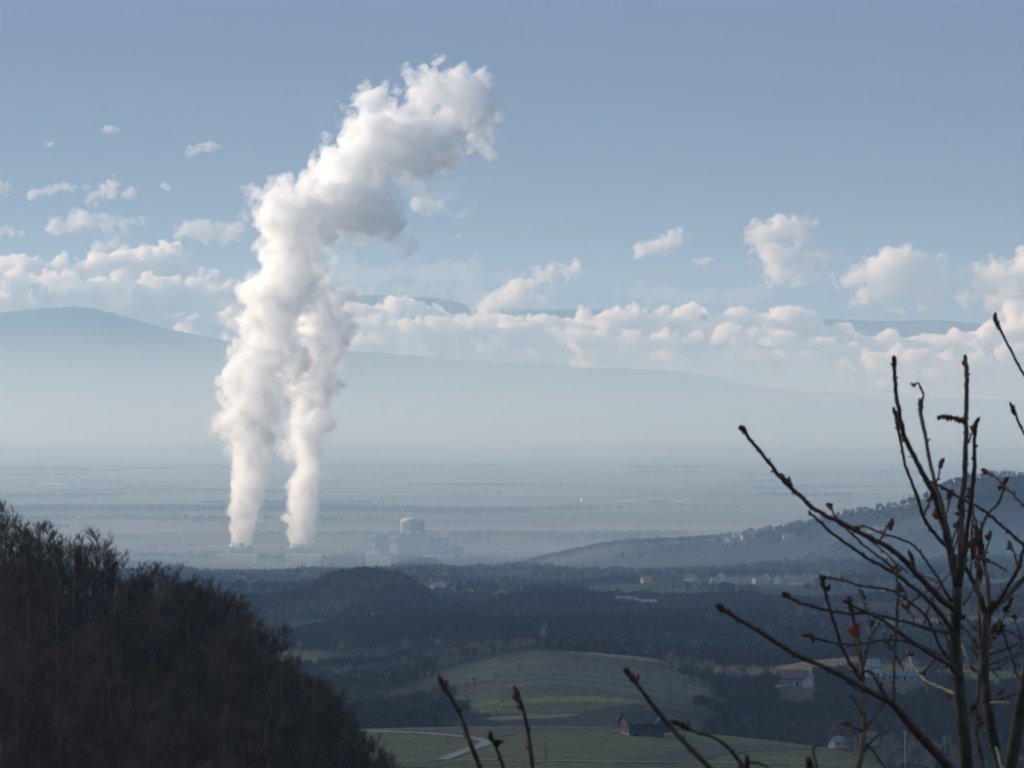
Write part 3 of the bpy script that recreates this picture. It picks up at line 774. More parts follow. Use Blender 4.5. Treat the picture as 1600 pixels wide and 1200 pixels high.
# --- things for the mass woods: small leafless and needle trees, used by geometry nodes
def mass_proto(kind, seed):
    rng = random.Random(seed); C = MB()
    def sliver(p, d, L, w):
        s = d.cross(Vector((rng.uniform(-1,1),rng.uniform(-1,1),rng.uniform(-1,1)))).normalized()*w
        k = len(C.v); C.v += [tuple(p-s),tuple(p+s),tuple(p+d*L+s*.25),tuple(p+d*L-s*.25)]; C.f.append((k,k+1,k+2,k+3))
    if kind == 'bare':
        H = 11; C.tube([(0,0,-1),(0,0,H*.5),(0,0,H*.8)],[.22,.14,.05],4)
        for i in range(150):
            t = rng.uniform(0,1); a = rng.uniform(0,6.28); rr = 3.4*math.sqrt(rng.random())
            p = Vector((rr*math.cos(a)*.6, rr*math.sin(a)*.6, H*(.32+.42*t)))
            d = Vector((math.cos(a)*.6, math.sin(a)*.6, rng.uniform(.5,1.6))).normalized()
            sliver(p, d, rng.uniform(1.6,3.2)*(1.15-.4*rr/3.4), rng.uniform(.06,.14))
    elif kind == 'fir':
        H = 15; C.tube([(0,0,-1),(0,0,H)],[.25,.03],4)
        for i in range(190):
            t = rng.random()**.8; a = rng.uniform(0,6.28); L = (1-t)*3.0+.35
            sliver(Vector((0,0,H*(.10+.88*t))), Vector((math.cos(a),math.sin(a),-.25)).normalized(), L, .28*(1.2-t))
    else:
        for i in range(90):
            a = rng.uniform(0,6.28); rr = rng.uniform(0,.9)
            d = Vector((math.cos(a)*.7, math.sin(a)*.7, rng.uniform(.5,1.8))).normalized()
            sliver(Vector((rr*math.cos(a),rr*math.sin(a),0)), d, rng.uniform(.8,2.6), rng.uniform(.012,.03))
    m = bpy.data.meshes.new(kind); m.from_pydata(C.v,[],C.f); m.update(); return m
PC_ = bpy.data.collections.new('wood_parts')
def protoset(name, items):
    c = bpy.data.collections.new(name)
    for i,(mesh,mt) in enumerate(items):
        mesh.materials.append(mt); o = bpy.data.objects.new('%s_%02d' % (name,i), mesh); c.objects.link(o)
    return c
DISTP = mat('pale_twigs', (.24,.20,.14), .95, .4, .15); DISTR = mat('ruddy_twigs', (.06,.038,.03), .95, .4, .15)
WOODS = protoset('wood_trees', [(mass_proto('bare',s),(DISTW,DISTP,DISTR,DISTW,DISTP)[s]) for s in range(5)]+[(mass_proto('fir',50+s),NEEDLE) for s in range(2)])
BRUSH = protoset('brush_parts', [(mass_proto('brush',80+s),TWIG if s%2 else mat('pale_stalks',(.15,.12,.085),.95,.3,.5)) for s in range(4)])
def scatter(name, P, S, I, coll, label, cat):
    """one object of stuff: a mesh of points that geometry nodes plant with trees"""
    me = bpy.data.meshes.new(name); me.vertices.add(len(P)); me.vertices.foreach_set('co', np.asarray(P,np.float32).ravel())
    rg = np.random.default_rng(len(P))
    for nm, vals in (('sc', S), ('rt', rg.uniform(0,6.28,len(P)))):
        a = me.attributes.new(nm,'FLOAT','POINT'); a.data.foreach_set('value', np.asarray(vals,np.float32))
    a = me.attributes.new('id_','INT','POINT'); a.data.foreach_set('value', np.asarray(I,np.int32))
    o = link(name, me); tag(o, label, cat, kind='stuff')
    ng = bpy.data.node_groups.new(name,'GeometryNodeTree'); ng.interface.new_socket('Geometry',in_out='INPUT',socket_type='NodeSocketGeometry'); ng.interface.new_socket('Geometry',in_out='OUTPUT',socket_type='NodeSocketGeometry')
    N = ng.nodes; L = ng.links; gi = N.new('NodeGroupInput'); go = N.new('NodeGroupOutput')
    ci = N.new('GeometryNodeCollectionInfo'); ci.inputs['Collection'].default_value = coll; ci.inputs['Separate Children'].default_value = True; ci.inputs['Reset Children'].default_value = True
    ip = N.new('GeometryNodeInstanceOnPoints'); ip.inputs['Pick Instance'].default_value = True
    def at(nm, t):
        n = N.new('GeometryNodeInputNamedAttribute'); n.data_type = t; n.inputs['Name'].default_value = nm; return n.outputs['Attribute']
    cx = N.new('ShaderNodeCombineXYZ'); L.new(at('rt','FLOAT'), cx.inputs['Z'])
    L.new(gi.outputs[0], ip.inputs['Points']); L.new(ci.outputs[0], ip.inputs['Instance']); L.new(at('id_','INT'), ip.inputs['Instance Index'])
    L.new(cx.outputs[0], ip.inputs['Rotation']); L.new(at('sc','FLOAT'), ip.inputs['Scale']); L.new(ip.outputs[0], go.inputs[0])
    md = o.modifiers.new('plant','NODES'); md.node_group = ng
    return o
rg = np.random.default_rng(12)
def wood_points(D0, D1, x0, x1, area, maskf, fir=.08):
    n = int((x1-x0)/FPX*(D1*D1-D0*D0)/2/area)
    D = np.sqrt(rg.uniform(D0*D0, D1*D1, n)); px = rg.uniform(x0, x1, n); X = (px-800)/FPX*D
    m = maskf(px, D) > rg.random(n)
    px, D, X = px[m], D[m], X[m]
    z = ground_z(px, D); cl = fbm(X/80.,D/80.,61,3)
    s = rg.uniform(.65,1.25,len(D))*(1+.5*fbm(X/50.,D/50.,63,2))
    firm = (rg.random(len(D)) < fir*np.clip(1+34*(cl-.06),0,22))
    kind = np.clip(1.0 + 5.5*fbm(X/110.+7,D/110.,64,4) + rg.normal(0,.35,len(D)), 0, 2.99).astype(int)     # 0 ruddy, 1 mid, 2 pale
    bare = np.where(kind == 0, 2, np.where(kind == 1, np.where(rg.random(len(D))<.5,0,3), np.where(rg.random(len(D))<.5,1,4)))
    I = np.where(firm, 5+rg.integers(0,2,len(D)), bare)
    return np.stack([X,D,z],1), s, I
P1 = wood_points(1560,2450,-250,1850,17,wood_mask,.02); P1[1][:] *= .62
scatter('valley_wood', *P1, WOODS, 'dark leafless woods around the farm fields in the near valley', 'wood')
P2 = wood_points(2450,3900,-250,1850,26,wood_mask,.035); P2[1][:] *= .66
scatter('hill_wood', *P2, WOODS, 'dark woods over the round hills of the middle distance', 'wood')
def mask3(px, D): return wood_mask(px, D)*np.where(D > 5100, np.clip(.25+2.2*fbm((px-800)/FPX*D/130., D/130., 66, 3)+ (D>5780)*.35,0,1), 1)
P3 = wood_points(3900,6050,-250,1850,48,mask3,.035); P3[1][:] *= .75
scatter('ridge_wood', *P3, WOODS, 'belt of woods on the low ridge in front of the plant and on the right hill', 'wood')
def mask4(px, D):
    X = (px-800)/FPX*D
    n = fbm(X/520.+3, D/190., 67, 4)
    b = np.exp(-((D-9300)/420)**2)*.30*np.clip((900-px)/400,-.4,1) + np.exp(-((D-7850)/170)**2)*.2 + np.exp(-((D-6600)/200)**2)*.25
    return np.where(n + b > .21, 1, 0)*np.where(((D<7300)&(px>330)&(px<760)&(D>6850))|((D<6900)&(((px>345)&(px<402))|((px>446)&(px<500))|((px>570)&(px<612)))), 0, 1)
P4 = wood_points(6200,14500,-250,1850,110,mask4,.03); P4[1][:] *= .8
scatter('plain_copses', *P4, WOODS, 'dark strips of trees between the fields of the plain', 'wood')
# undergrowth on the near slope
n = 2600; D = rg.uniform(322,400,n); px = rg.uniform(-120,700,n); X = (px-800)/FPX*D
n2 = 5200; D2 = rg.uniform(400,500,n2); px2 = rg.uniform(-120,690,n2); D = np.concatenate([D,D2]); px = np.concatenate([px,px2]); X = (px-800)/FPX*D; n = n+n2
scatter('undergrowth', np.stack([X,D,ground_z(px,D)],1), rg.uniform(.7,1.6,n), rg.integers(0,4,n), BRUSH, 'thin brown brush at the foot of the dark near slope', 'undergrowth')
# single trees one can tell apart
def mid_tree(kind, px, D, H, label, group=None, seed=0):
    if kind == 'fir':
        me = mass_proto('fir', 200+seed); me.materials.append(NEEDLE); o = link('fir_tree', me); base = 15
    else:
        T, C = bare_tree(300+seed, 10, .75, 1.25, 18); me = None; o = empty('bare_tree'); T.build('trunk', BARK, o); C.build('crown', DISTW, o); base = 10
    o.location = on_ground(px, D, -.2); s = H/base; o.scale = (s,s,s); tag(o, label, 'tree', group)
    return o
mid_tree('fir',1087,5850,17,'single slim conifer on the skyline of the right hill',seed=1)
mid_tree('bare',1078,5850,11,'leafless tree beside the slim conifer on the right hill',seed=2)
mid_tree('bare',985,5880,14,'wide leafless tree at the left end of the right hill skyline',seed=3); mid_tree('bare',998,5885,15,'second leafless tree from the left end of the right hill skyline',seed=4); mid_tree('bare',973,5880,10,'low leafless tree, leftmost on the right hill skyline',seed=5); mid_tree('bare',1012,5880,11,'third leafless tree from the left end of the right hill skyline',seed=6)
mid_tree('fir',413,4600,17,'dark pointed conifer above the dark roofed house',seed=7); mid_tree('fir',419,4620,13,'smaller conifer right of the pointed one near the dark roofed house',seed=8)
mid_tree('fir',1250,3050,17,'broad dark conifer, left one of the pair behind the thin sapling',seed=9); mid_tree('fir',1264,3040,18,'broad dark conifer, right one of the pair behind the thin sapling',seed=10)
for k,(x,h) in enumerate(((486,14),(493,17),(499,13),(508,16),(480,12))): mid_tree('fir',x,3300,h,'dark conifer left of the round wooded hill, number %d of a tight clump' % (k+1),'conifer clump left of the round hill',20+k)
mid_tree('bare',926,2120,9,'round bare tree on the striped field crest',seed=30); mid_tree('bare',936,2125,8,'smaller bare tree right of the round one on the striped field crest',seed=31)
for k,x in enumerate((948,955,962,1135,1150,1160,1178,1190)): mid_tree('bare',x,2165,6+k%3,'small bare fruit tree on the tan strip crest, %s group' % ('left' if x < 1000 else 'right'),'fruit trees on the tan strip, %s' % ('left' if x < 1000 else 'right'),40+k)
for k,(x,d,h) in enumerate(((728,1850,6),(741,1858,7),(776,1905,5),(812,1960,6),(868,1880,5),(905,1990,7),(931,1995,6),(958,1900,5),(1012,1930,7),(1048,1880,6),(1071,1875,8),(1090,1990,6),(690,1800,8),(703,1812,7),(990,2060,5),(1030,2075,6))): mid_tree('bare',x,d,h,'small bare hedge tree among the striped fields, %s' % ('left part' if x < 800 else 'middle part' if x < 1000 else 'right part'),'hedge trees among the striped fields, %s' % ('left' if x < 800 else 'middle' if x < 1000 else 'right'),100+k)
mid_tree('bare',606,1160,14,'tall leafless tree in front of the dark barn',seed=60); mid_tree('bare',625,1150,11,'shorter leafless tree before the dark barn roof',seed=61); mid_tree('bare',590,1140,12,'leafless tree left of the dark barn',seed=62)
mid_tree('bare',700,1340,3.5,'small round shrub beside the road bend',seed=63)
for k,(x,d,h) in enumerate(((1395,1300,9),(1440,1280,11),(1480,1300,10),(1530,1260,12),(1570,1290,11),(1610,1280,12),(1415,1220,7),(1500,1210,8),(1560,1200,8),(1370,1310,6))): mid_tree('bare',x,d,h,'leafless tree at the lower right behind the saplings','dark trees at the lower right',70+k)

# ------------------------------------------------------------------ saplings in front of the camera
SB = mat('sapling_bark', (.05,.04,.026), .8, .35, 30, spec=.3); ST = mat('young_twig', (.075,.046,.034), .75, .3, 40, spec=.3); BUD = mat('bud_scales', (.07,.04,.025), .8, .3, 60); PALE_T = mat('sunlit_twig', (.38,.31,.18), .8, .2, 40); DRY = mat('dry_leaf', (.26,.065,.025), .8, .3, 40)  # the pale twigs have sunlight painted into their colour
rs = random.Random(77)
def spline(P, R_, n=5):
    Q, Rr = [], []
    for i in range(len(P)-1):
        p0,p1,p2,p3 = P[max(i-1,0)],P[i],P[i+1],P[min(i+2,len(P)-1)]
        for k in range(n):
            t = k/n; Q.append(.5*((2*p1)+(p2-p0)*t+(2*p0-5*p1+4*p2-p3)*t*t+(3*p1-p0-3*p2+p3)*t**3)); Rr.append(R_[i]+(R_[i+1]-R_[i])*t)
    Q.append(P[-1]); Rr.append(R_[-1]); return Q, Rr
def bud(m, p, d, L, r):
    d = d.normalized(); pts = [p, p+d*L*.35, p+d*L*.75, p+d*L]; m.tube(pts, [r*.7, r, r*.6, r*.08], 6)
def limb(parent, name, pts, D, mt=None, dz=0.0, buds=True, tip=True, n=8, reach=False):
    """pts (px, py, radius px) from base to tip; D metres, dz = change of distance to the tip"""
    s = [D + dz*i/max(1,len(pts)-1) for i in range(len(pts))]
    P = [W(p[0],p[1],d) + Vector((0, rs.uniform(-.02,.02), 0)) for p,d in zip(pts,s)]; Rr = [p[2]*.80/FPX*d for p,d in zip(pts,s)]
    Q, RR = spline(P, Rr)
    if reach:
        foot = Vector((P[0].x+(P[0].x-P[1].x)*.35, P[0].y, gz(pts[0][0], D)-.1)); r0 = RR[0]
        dn = [(P[0].lerp(foot, t)+Vector(((P[0].x-P[1].x)*.5*math.sin(math.pi*t)*.5,0,0)), r0*(1+.4*t)) for t in (1,.8,.6,.4,.2)]
        Q = [d[0] for d in dn]+Q; RR = [d[1] for d in dn]+RR
    if not reach: Q = [q + Vector((rs.gauss(0,.0010),0,rs.gauss(0,.0010)))*(0 if i in (0,len(Q)-1) else 1) for i,q in enumerate(Q)]
    # swollen nodes and small side buds belong to the bark surface
    RR = [r*(1+.16*rs.random()) for r in RR]
    m = MB(); m.tube(Q, RR, n)
    if buds:
        acc = 0; nxt = rs.uniform(.02,.05); side = 1
        for i in range(len(Q)-1):
            acc += (Q[i+1]-Q[i]).length
            if reach and i < 6: acc = 0; continue
            if acc > nxt and RR[i] < .012:
                t = (Q[i+1]-Q[i]).normalized(); sd = Vector((t.z,0,-t.x)).normalized()*side; side = -side
                bud(m, Q[i]+sd*RR[i]*.5, t*.9+sd*rs.uniform(.5,1.0)+Vector((0,rs.uniform(-.4,.4),0)), rs.uniform(.005,.014), rs.uniform(.0022,.0038)); acc = 0; nxt = rs.uniform(.022,.10)
    o = m.build(name, mt or (ST if Rr[-1] < .006 or name == 'twig' else SB), parent, True)
    if buds and tip:
        b = MB(); t = (Q[-1]-Q[-2]).normalized()
        for j in range(7):
            bud(b, Q[-1]-t*.005*j, t+Vector((rs.uniform(-.8,.8),rs.uniform(-.8,.8),rs.uniform(-.6,.6)))*(.25+.16*j), rs.uniform(.013,.024), rs.uniform(.0045,.0070))
        b.build('bud', BUD, o, True)
    return o
def sapling(label, cat='sapling'):
    o = empty('sapling', (0,0,0)); return tag(o, label, cat)
def fix_base(o):
    """put the Empty at the foot of its stem"""
    tr = [c for c in o.children][0]; v = tr.data.vertices
    zmin = min(v, key=lambda q: q.co.z).co.copy(); o.location = zmin
    for c in o.children: c.location = -zmin
A = sapling('tallest bare sapling at the right, with the thickest many armed stem')
DA = 12.0
limb(A,'stem',[(1514,1230,12.5),(1506,1150,11.5),(1498,1070,11),(1493,1010,10.5),(1493,960,9.5),(1496,905,8)],DA,buds=False,n=12,reach=True)
limb(A,'branch',[(1496,910,6.5),(1500,860,6),(1503,800,5),(1507,740,5),(1508,680,4.2),(1510,620,4),(1511,580,4.2),(1508,560,3.5)],DA,dz=.2)
limb(A,'branch',[(1493,912,6.5),(1484,860,5.8),(1472,810,5.2),(1456,765,5),(1432,722,4.5),(1412,680,4.2),(1404,640,4),(1400,600,3.6),(1396,562,3.4)],DA,dz=-.3)
b3 = limb(A,'branch',[(1494,905,5.5),(1482,840,4.2),(1468,780,3.8),(1455,730,3.6),(1447,690,3.4),(1440,655,3.6),(1437,628,4.2)],DA,dz=.4)
limb(A,'branch',[(1498,915,5.5),(1508,850,4.4),(1515,800,4),(1521,740,3.8),(1523,690,3.4),(1526,660,3.6)],DA,dz=-.2,mt=SB)
limb(A,'branch',[(1491,952,7),(1470,935,6),(1440,905,5.2),(1410,872,5),(1375,848,4.6),(1350,835,4.4),(1310,815,4.2),(1275,797,4),(1250,775,3.8),(1222,748,3.6),(1195,715,3.4),(1175,690,3.4),(1158,668,4)],DA,dz=-1.2)
limb(A,'twig',[(1268,790,2.4),(1250,775,2.2),(1236,760,2),(1224,746,2.6)],DA-1.0)
limb(A,'branch',[(1490,990,5.5),(1475,965,4.6),(1450,938,4),(1420,912,3.6),(1385,888,3.6),(1355,872,3.2),(1320,848,2.8),(1290,824,2.6),(1264,799,2.4)],DA,dz=-.9,tip=False)
limb(A,'twig',[(1400,893,2.6),(1372,868,2.2),(1345,848,2),(1325,828,1.8),(1300,812,1.6)],DA-.5,tip=False)
limb(A,'twig',[(1486,940,3),(1472,915,2.4),(1458,892,2.2),(1440,866,2.1),(1424,850,2),(1402,840,2.1),(1376,833,1.9),(1350,822,1.8),(1336,826,2.4)],DA,dz=-.7)
limb(A,'twig',[(1480,1028,2.8),(1464,1000,2.5),(1450,968,2.4),(1422,940,2.3),(1392,922,2.2),(1362,918,2.1),(1330,911,2),(1298,902,2),(1284,902,2.6)],DA,dz=-.6)
limb(A,'branch',[(1492,990,4),(1460,985,3.2),(1430,976,3),(1400,968,2.9),(1355,958,2.9),(1315,958,2.8),(1285,952,2.9),(1250,942,2.9),(1226,928,3.4)],DA,dz=-.8)
limb(A,'branch',[(1492,1044,5),(1470,1031,4),(1440,1013,3.6),(1405,987,3.4),(1375,967,3.2),(1345,952,3),(1320,940,3)],DA,dz=-.6)
limb(A,'branch',[(1492,1050,4.5),(1465,1024,3.8),(1435,1008,3),(1410,1001,2.9),(1380,1000,2.7),(1345,1006,2.5),(1320,1006,2.4),(1290,1001,2.6),(1260,993,3)],DA,dz=-.8)
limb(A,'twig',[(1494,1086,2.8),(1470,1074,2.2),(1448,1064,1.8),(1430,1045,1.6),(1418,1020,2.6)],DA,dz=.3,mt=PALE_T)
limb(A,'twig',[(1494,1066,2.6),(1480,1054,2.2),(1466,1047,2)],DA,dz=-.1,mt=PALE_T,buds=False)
limb(A,'twig',[(1478,925,2.2),(1455,903,1.8),(1430,902,1.6)],DA,dz=.2,tip=False); limb(A,'twig',[(1506,945,2.4),(1520,925,2),(1535,905,1.8)],DA,dz=.2,tip=False)
# withered curl at the tip of one branch, and a dry catkin across the tall one
m = MB(); q, rr = spline([W(x,y,12.4) for x,y in ((1437,632),(1443,618),(1439,607),(1434,598),(1428,602),(1423,598))],[.006,.0035,.0045,.003,.0045,.002]); m.tube(q,[a*(.6+.8*rs.random()) for a in rr],6); m.build('withered_leaf', DRY, A, True)
m = MB(); q, rr = spline([W(x,y,11.9) for x,y in ((1509,658),(1500,655),(1488,652),(1476,650),(1465,650))],[.007,.0075,.006,.005,.002],9); m.tube(q,[a*(.45+.9*rs.random()) for a in rr],6)
for a in q[::2]: bud(m, a, Vector((rs.uniform(-.5,.5),rs.uniform(-.4,.4),-1)), rs.uniform(.008,.016), .004)
m.build('catkin', mat('dry_catkin',(.10,.045,.025),.9,.3,60), A, True)
def stray(parent, n, x0, x1, y0, y1, D):
    for _ in range(n):
        x, y = rs.uniform(x0,x1), rs.uniform(y0,y1); a = rs.uniform(-1.2,1.2)+math.pi/2; L = rs.uniform(40,110); k = rs.uniform(-.5,.5); P_ = [(x,y,1.9)]
        for i in range(4): a += k*.35+rs.uniform(-.12,.12); x += math.cos(a)*L/4; y -= math.sin(a)*L/4; P_.append((x,y,1.7-.22*i))
        limb(parent,'twig',P_,D+rs.uniform(-.3,.3),n=6,tip=rs.random()<.5)
for (x,y,ex,ey) in ((1508,700,1522,668),(1412,690,1402,655),(1456,765,1470,722),(1440,905,1422,868),(1310,815,1296,790),(1375,848,1392,815),(1472,815,1488,770),(1482,845,1462,800),(1484,865,1500,812),(1430,976,1412,945),(1355,958,1345,925),(1405,987,1382,1002),(1465,1024,1440,1052),(1503,1110,1480,1085),(1500,1130,1524,1100)):
    limb(A,'twig',[(x,y,2.2),((x+ex)/2+rs.uniform(-3,3),(y+ey)/2,1.9),(ex,ey,1.7)],DA,dz=.1,n=6)
stray(A, 9, 1400, 1500, 860, 1060, DA)
fix_base(A)
# low diagonal sapling
Cc = sapling('sapling leaning far left, its long low arm ending below the wooded valley')
DC = 11.0
limb(Cc,'stem',[(1520,1245,10),(1500,1220,9.6),(1475,1190,9.2),(1440,1152,8.6),(1412,1120,7.8),(1393,1098,6.6),(1365,1083,5.6),(1330,1064,5),(1290,1043,4.6),(1250,1026,4.4),(1220,1008,4.2),(1185,985,3.8),(1150,965,3.6),(1125,948,4.2)],DC,dz=-.8,reach=True,n=10)
limb(Cc,'branch',[(1395,1100,4),(1398,1060,3),(1400,1000,2.6),(1401,950,2.5),(1400,905,2.4),(1400,888,2.8)],DC-.5)
limb(Cc,'branch',[(1388,1096,4),(1372,1068,3.6),(1362,1051,3.4),(1349,1049,2.8)],DC-.5,tip=False)
fix_base(Cc)
Bs = sapling('second bare sapling from the right edge, forking into a wide crown at half height'); DB = 12.8
limb(Bs,'stem',[(1572,1235,10),(1558,1180,9.5),(1545,1120,8.8),(1539,1060,8.5),(1539,1000,8.5),(1543,958,8)],DB,buds=False,n=12,reach=True)
limb(Bs,'branch',[(1544,962,6.5),(1560,945,5.2),(1580,925,4.8),(1605,900,4.6),(1645,868,4)],DB,dz=.4)
limb(Bs,'branch',[(1546,955,5),(1542,910,3.8),(1536,870,3.4),(1528,830,3),(1518,790,2.6),(1513,768,2.4)],DB,dz=.3)
limb(Bs,'branch',[(1550,950,5),(1568,925,4),(1588,893,3.6),(1600,860,3.4),(1612,815,3)],DB,dz=-.2)
limb(Bs,'branch',[(1541,962,6),(1526,918,5),(1508,885,4.2),(1482,858,4),(1458,832,3.6),(1444,808,3.4),(1432,775,3),(1418,735,2.8),(1409,700,2.6),(1404,670,2.8),(1397,642,2.6)],DB,dz=-.6)
limb(Bs,'twig',[(1530,832,2.8),(1545,802,2.4),(1560,786,2.3),(1569,766,2.2),(1572,752,2.8)],DB)
limb(Bs,'twig',[(1526,920,2.6),(1526,890,2),(1524,860,1.9),(1526,835,2)],DB)
limb(Bs,'twig',[(1560,968,3),(1574,1005,2.6),(1588,1050,2.4),(1600,1078,2.2)],DB,tip=False,buds=False)
limb(Bs,'twig',[(1532,1052,4),(1522,1046,3),(1510,1042,2.6)],DB,buds=False)
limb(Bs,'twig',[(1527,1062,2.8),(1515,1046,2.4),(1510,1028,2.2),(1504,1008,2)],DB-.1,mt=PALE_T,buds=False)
limb(Bs,'twig',[(1543,1098,3),(1562,1093,2.6),(1578,1086,2.4),(1592,1080,2)],DB,buds=False)
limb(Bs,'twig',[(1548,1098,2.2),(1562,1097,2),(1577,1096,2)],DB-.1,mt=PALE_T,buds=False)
limb(Bs,'twig',[(1542,1022,2.4),(1558,1018,2.2),(1575,1012,2),(1592,1005,1.8)],DB,buds=False)
for k in range(6):
    x = 1519+k*3.2; y0 = 818+rs.uniform(-8,8); y1 = 880+rs.uniform(-10,25)
    m = MB(); q, rr = spline([W(x+rs.uniform(-4,4),y0+(y1-y0)*t,DB+.1) for t in (0,.3,.6,1)],[.0018,.004,.0045,.0015],8); m.tube(q,[a*(.5+rs.random()) for a in rr],5); m.build('catkin', MATS['dry_catkin'], Bs, True)
for (x,y,ex,ey) in ((1539,1040,1520,1005),(1540,1010,1560,975),(1538,870,1548,835),(1590,885,1578,850),(1545,1120,1566,1080),(1550,1150,1530,1122),(1508,885,1512,850),(1444,808,1458,775)):
    limb(Bs,'twig',[(x,y,2.2),((x+ex)/2+rs.uniform(-3,3),(y+ey)/2,1.9),(ex,ey,1.7)],DB,dz=.1,n=6)
stray(Bs, 9, 1525, 1600, 880, 1130, DB)
fix_base(Bs)
Es = sapling('thin pale stemmed sapling carrying one rusty red leaf'); DE = 11.6
limb(Es,'stem',[(1336,1235,6.2),(1345,1180,5.4),(1350,1140,5),(1350,1100,4.6),(1348,1052,4.2),(1345,1020,3.6),(1338,985,3.2),(1330,955,2.8),(1327,940,2.2)],DE,mt=mat('pale_bark',(.12,.095,.055),.8,.4,30),reach=True)
limb(Es,'branch',[(1346,1062,3.8),(1330,1038,3.4),(1315,1010,3.1),(1304,975,2.9),(1293,940,2.8),(1285,908,3)],DE,dz=-.2)
limb(Es,'twig',[(1347,1050,2.6),(1340,1020,2.2),(1334,995,2)],DE,dz=.1,tip=False); limb(Es,'twig',[(1349,1045,2.4),(1354,1015,2),(1366,985,1.8),(1382,965,1.6)],DE,dz=.2,tip=False)
limb(Es,'twig',[(1352,1020,2),(1360,995,1.7),(1364,972,2)],DE,dz=.2)
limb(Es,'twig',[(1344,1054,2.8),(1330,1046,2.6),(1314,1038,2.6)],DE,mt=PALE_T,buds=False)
limb(Es,'twig',[(1350,1082,2.8),(1335,1074,2.4),(1322,1064,2.2)],DE,buds=False); limb(Es,'twig',[(1349,1118,2.6),(1338,1100,2.2),(1328,1086,2.2)],DE,buds=False)
limb(Es,'twig',[(1350,1140,2.6),(1366,1120,2),(1385,1096,1.8)],DE,buds=False); limb(Es,'twig',[(1347,1142,3),(1335,1136,2.6),(1318,1130,3)],DE)
limb(Es,'twig',[(1350,1160,2.6),(1368,1178,2.2),(1385,1205,2)],DE,buds=False); limb(Es,'twig',[(1346,1176,2.6),(1362,1158,2.1),(1374,1146,2)],DE,buds=False)
m = MB(); c = W(1335,986,DE-.03)
for k in range(7):
    a = k*.9; pts = [c+Vector((rs.uniform(-.004,.004),0,rs.uniform(-.004,.004)))]; d = Vector((math.cos(a), .5*math.sin(a*1.7), math.sin(a)*.9)); L = rs.uniform(.014,.026)
    s = d.cross(Vector((0,1,.2))).normalized()*L*.42; q = pts[0]; m.add([q, q+d*L*.5+s, q+d*L, q+d*L*.5-s+Vector((0,.004,0)), q+Vector((0,.0012,0)), q+d*L*.5+s+Vector((0,.0012,0)), q+d*L+Vector((0,.0012,0)), q+d*L*.5-s+Vector((0,.0052,0))],[(0,1,2),(0,2,3),(6,5,4),(7,6,4),(0,4,5,1),(1,5,6,2),(2,6,7,3),(3,7,4,0)])
m.build('leaf', DRY, Es); fix_base(Es)
Dr = sapling('thick bare stem at the right edge, leaning out of the picture')
limb(Dr,'stem',[(1562,1250,12.5),(1580,1190,12),(1592,1120,11.4),(1602,1060,11),(1613,1000,10),(1630,920,9),(1660,780,7),(1690,640,5)],12.3,buds=False,n=12,reach=True)
limb(Dr,'branch',[(1640,880,5),(1600,852,3.2),(1570,825,2.8),(1540,800,2.8),(1500,777,2.7),(1470,760,2.4),(1442,748,2.3)],12.3,dz=-.4,tip=False)
limb(Dr,'branch',[(1650,830,4),(1600,790,2.4),(1580,770,2.3),(1560,750,2.2),(1538,735,2.4)],12.3,dz=.3)
limb(Dr,'branch',[(1680,700,4),(1640,650,3),(1612,605,2.7),(1590,570,2.5),(1570,530,2.4),(1554,495,2.4)],12.3,dz=.2)
limb(Dr,'branch',[(1672,740,4),(1630,720,2.8),(1605,685,2.5),(1590,656,2.4),(1582,636,2.4)],12.3,dz=-.2)
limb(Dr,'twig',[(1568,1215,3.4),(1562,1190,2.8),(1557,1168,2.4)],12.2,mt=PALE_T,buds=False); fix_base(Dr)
Gs = sapling('slender pale shoot climbing beside the second sapling')
limb(Gs,'stem',[(1548,1235,3.6),(1536,1190,3.6),(1526,1148,3.6),(1525,1110,3.4),(1529,1068,3.6),(1533,1020,3.2),(1530,975,3),(1528,930,2.6),(1531,890,2.2)],12.4,mt=MATS['pale_bark'],reach=True); stray(Gs, 3, 1526, 1536, 980, 1100, 12.4); fix_base(Gs)
for lab, pts, D, extra in (
  ('young shoot leaning left in front of the road, leftmost at the bottom edge', [(764,1245,5),(750,1200,4.6),(735,1160,4.2),(720,1120,3.8),(705,1090,3.6),(690,1065,4)], 9.6, []),
  ('short shoot between the two taller ones in front of the meadow', [(796,1245,3.6),(788,1205,3.2),(778,1175,2.8),(767,1150,3)], 10.0, []),
  ('upright young shoot in front of the left meadow', [(834,1245,4.4),(832,1200,4),(826,1150,3.6),(818,1110,3.2),(809,1086,3.4)], 9.4, []),
  ('long bare shoot slanting over the timber house', [(1150,1245,6),(1100,1190,5),(1060,1150,4.6),(1030,1115,4.2),(1000,1075,4),(982,1052,4.6)], 9.0, []),
  ('curved thin shoot right of the timber house', [(1196,1245,5),(1178,1222,4.4),(1158,1193,4),(1135,1165,3.2),(1112,1150,2.8),(1085,1143,2.6),(1060,1131,3.2)], 9.3, []),
  ('cut stub with a side twig at the bottom edge of the meadow', [(1168,1250,5.4),(1168,1215,5),(1167,1182,4.4)], 9.1, [[(1168,1188,3),(1195,1197,2.8),(1230,1225,2.6),(1245,1240,2.4)]]),
  ('pale broken stub standing at the bottom edge right of the meadow', [(1276,1250,8),(1270,1215,7.5),(1263,1186,6.5)], 9.5, [[(1276,1215,3.6),(1274,1190,3),(1271,1172,2.6),(1276,1164,3)]]),
 ):
    o = sapling(lab, 'shoot'); limb(o,'stem',pts,D,reach=True,tip=('stub' not in lab),dz=-.1)
    for e in extra: limb(o,'twig',e,D,tip=False,buds=False)
    fix_base(o)

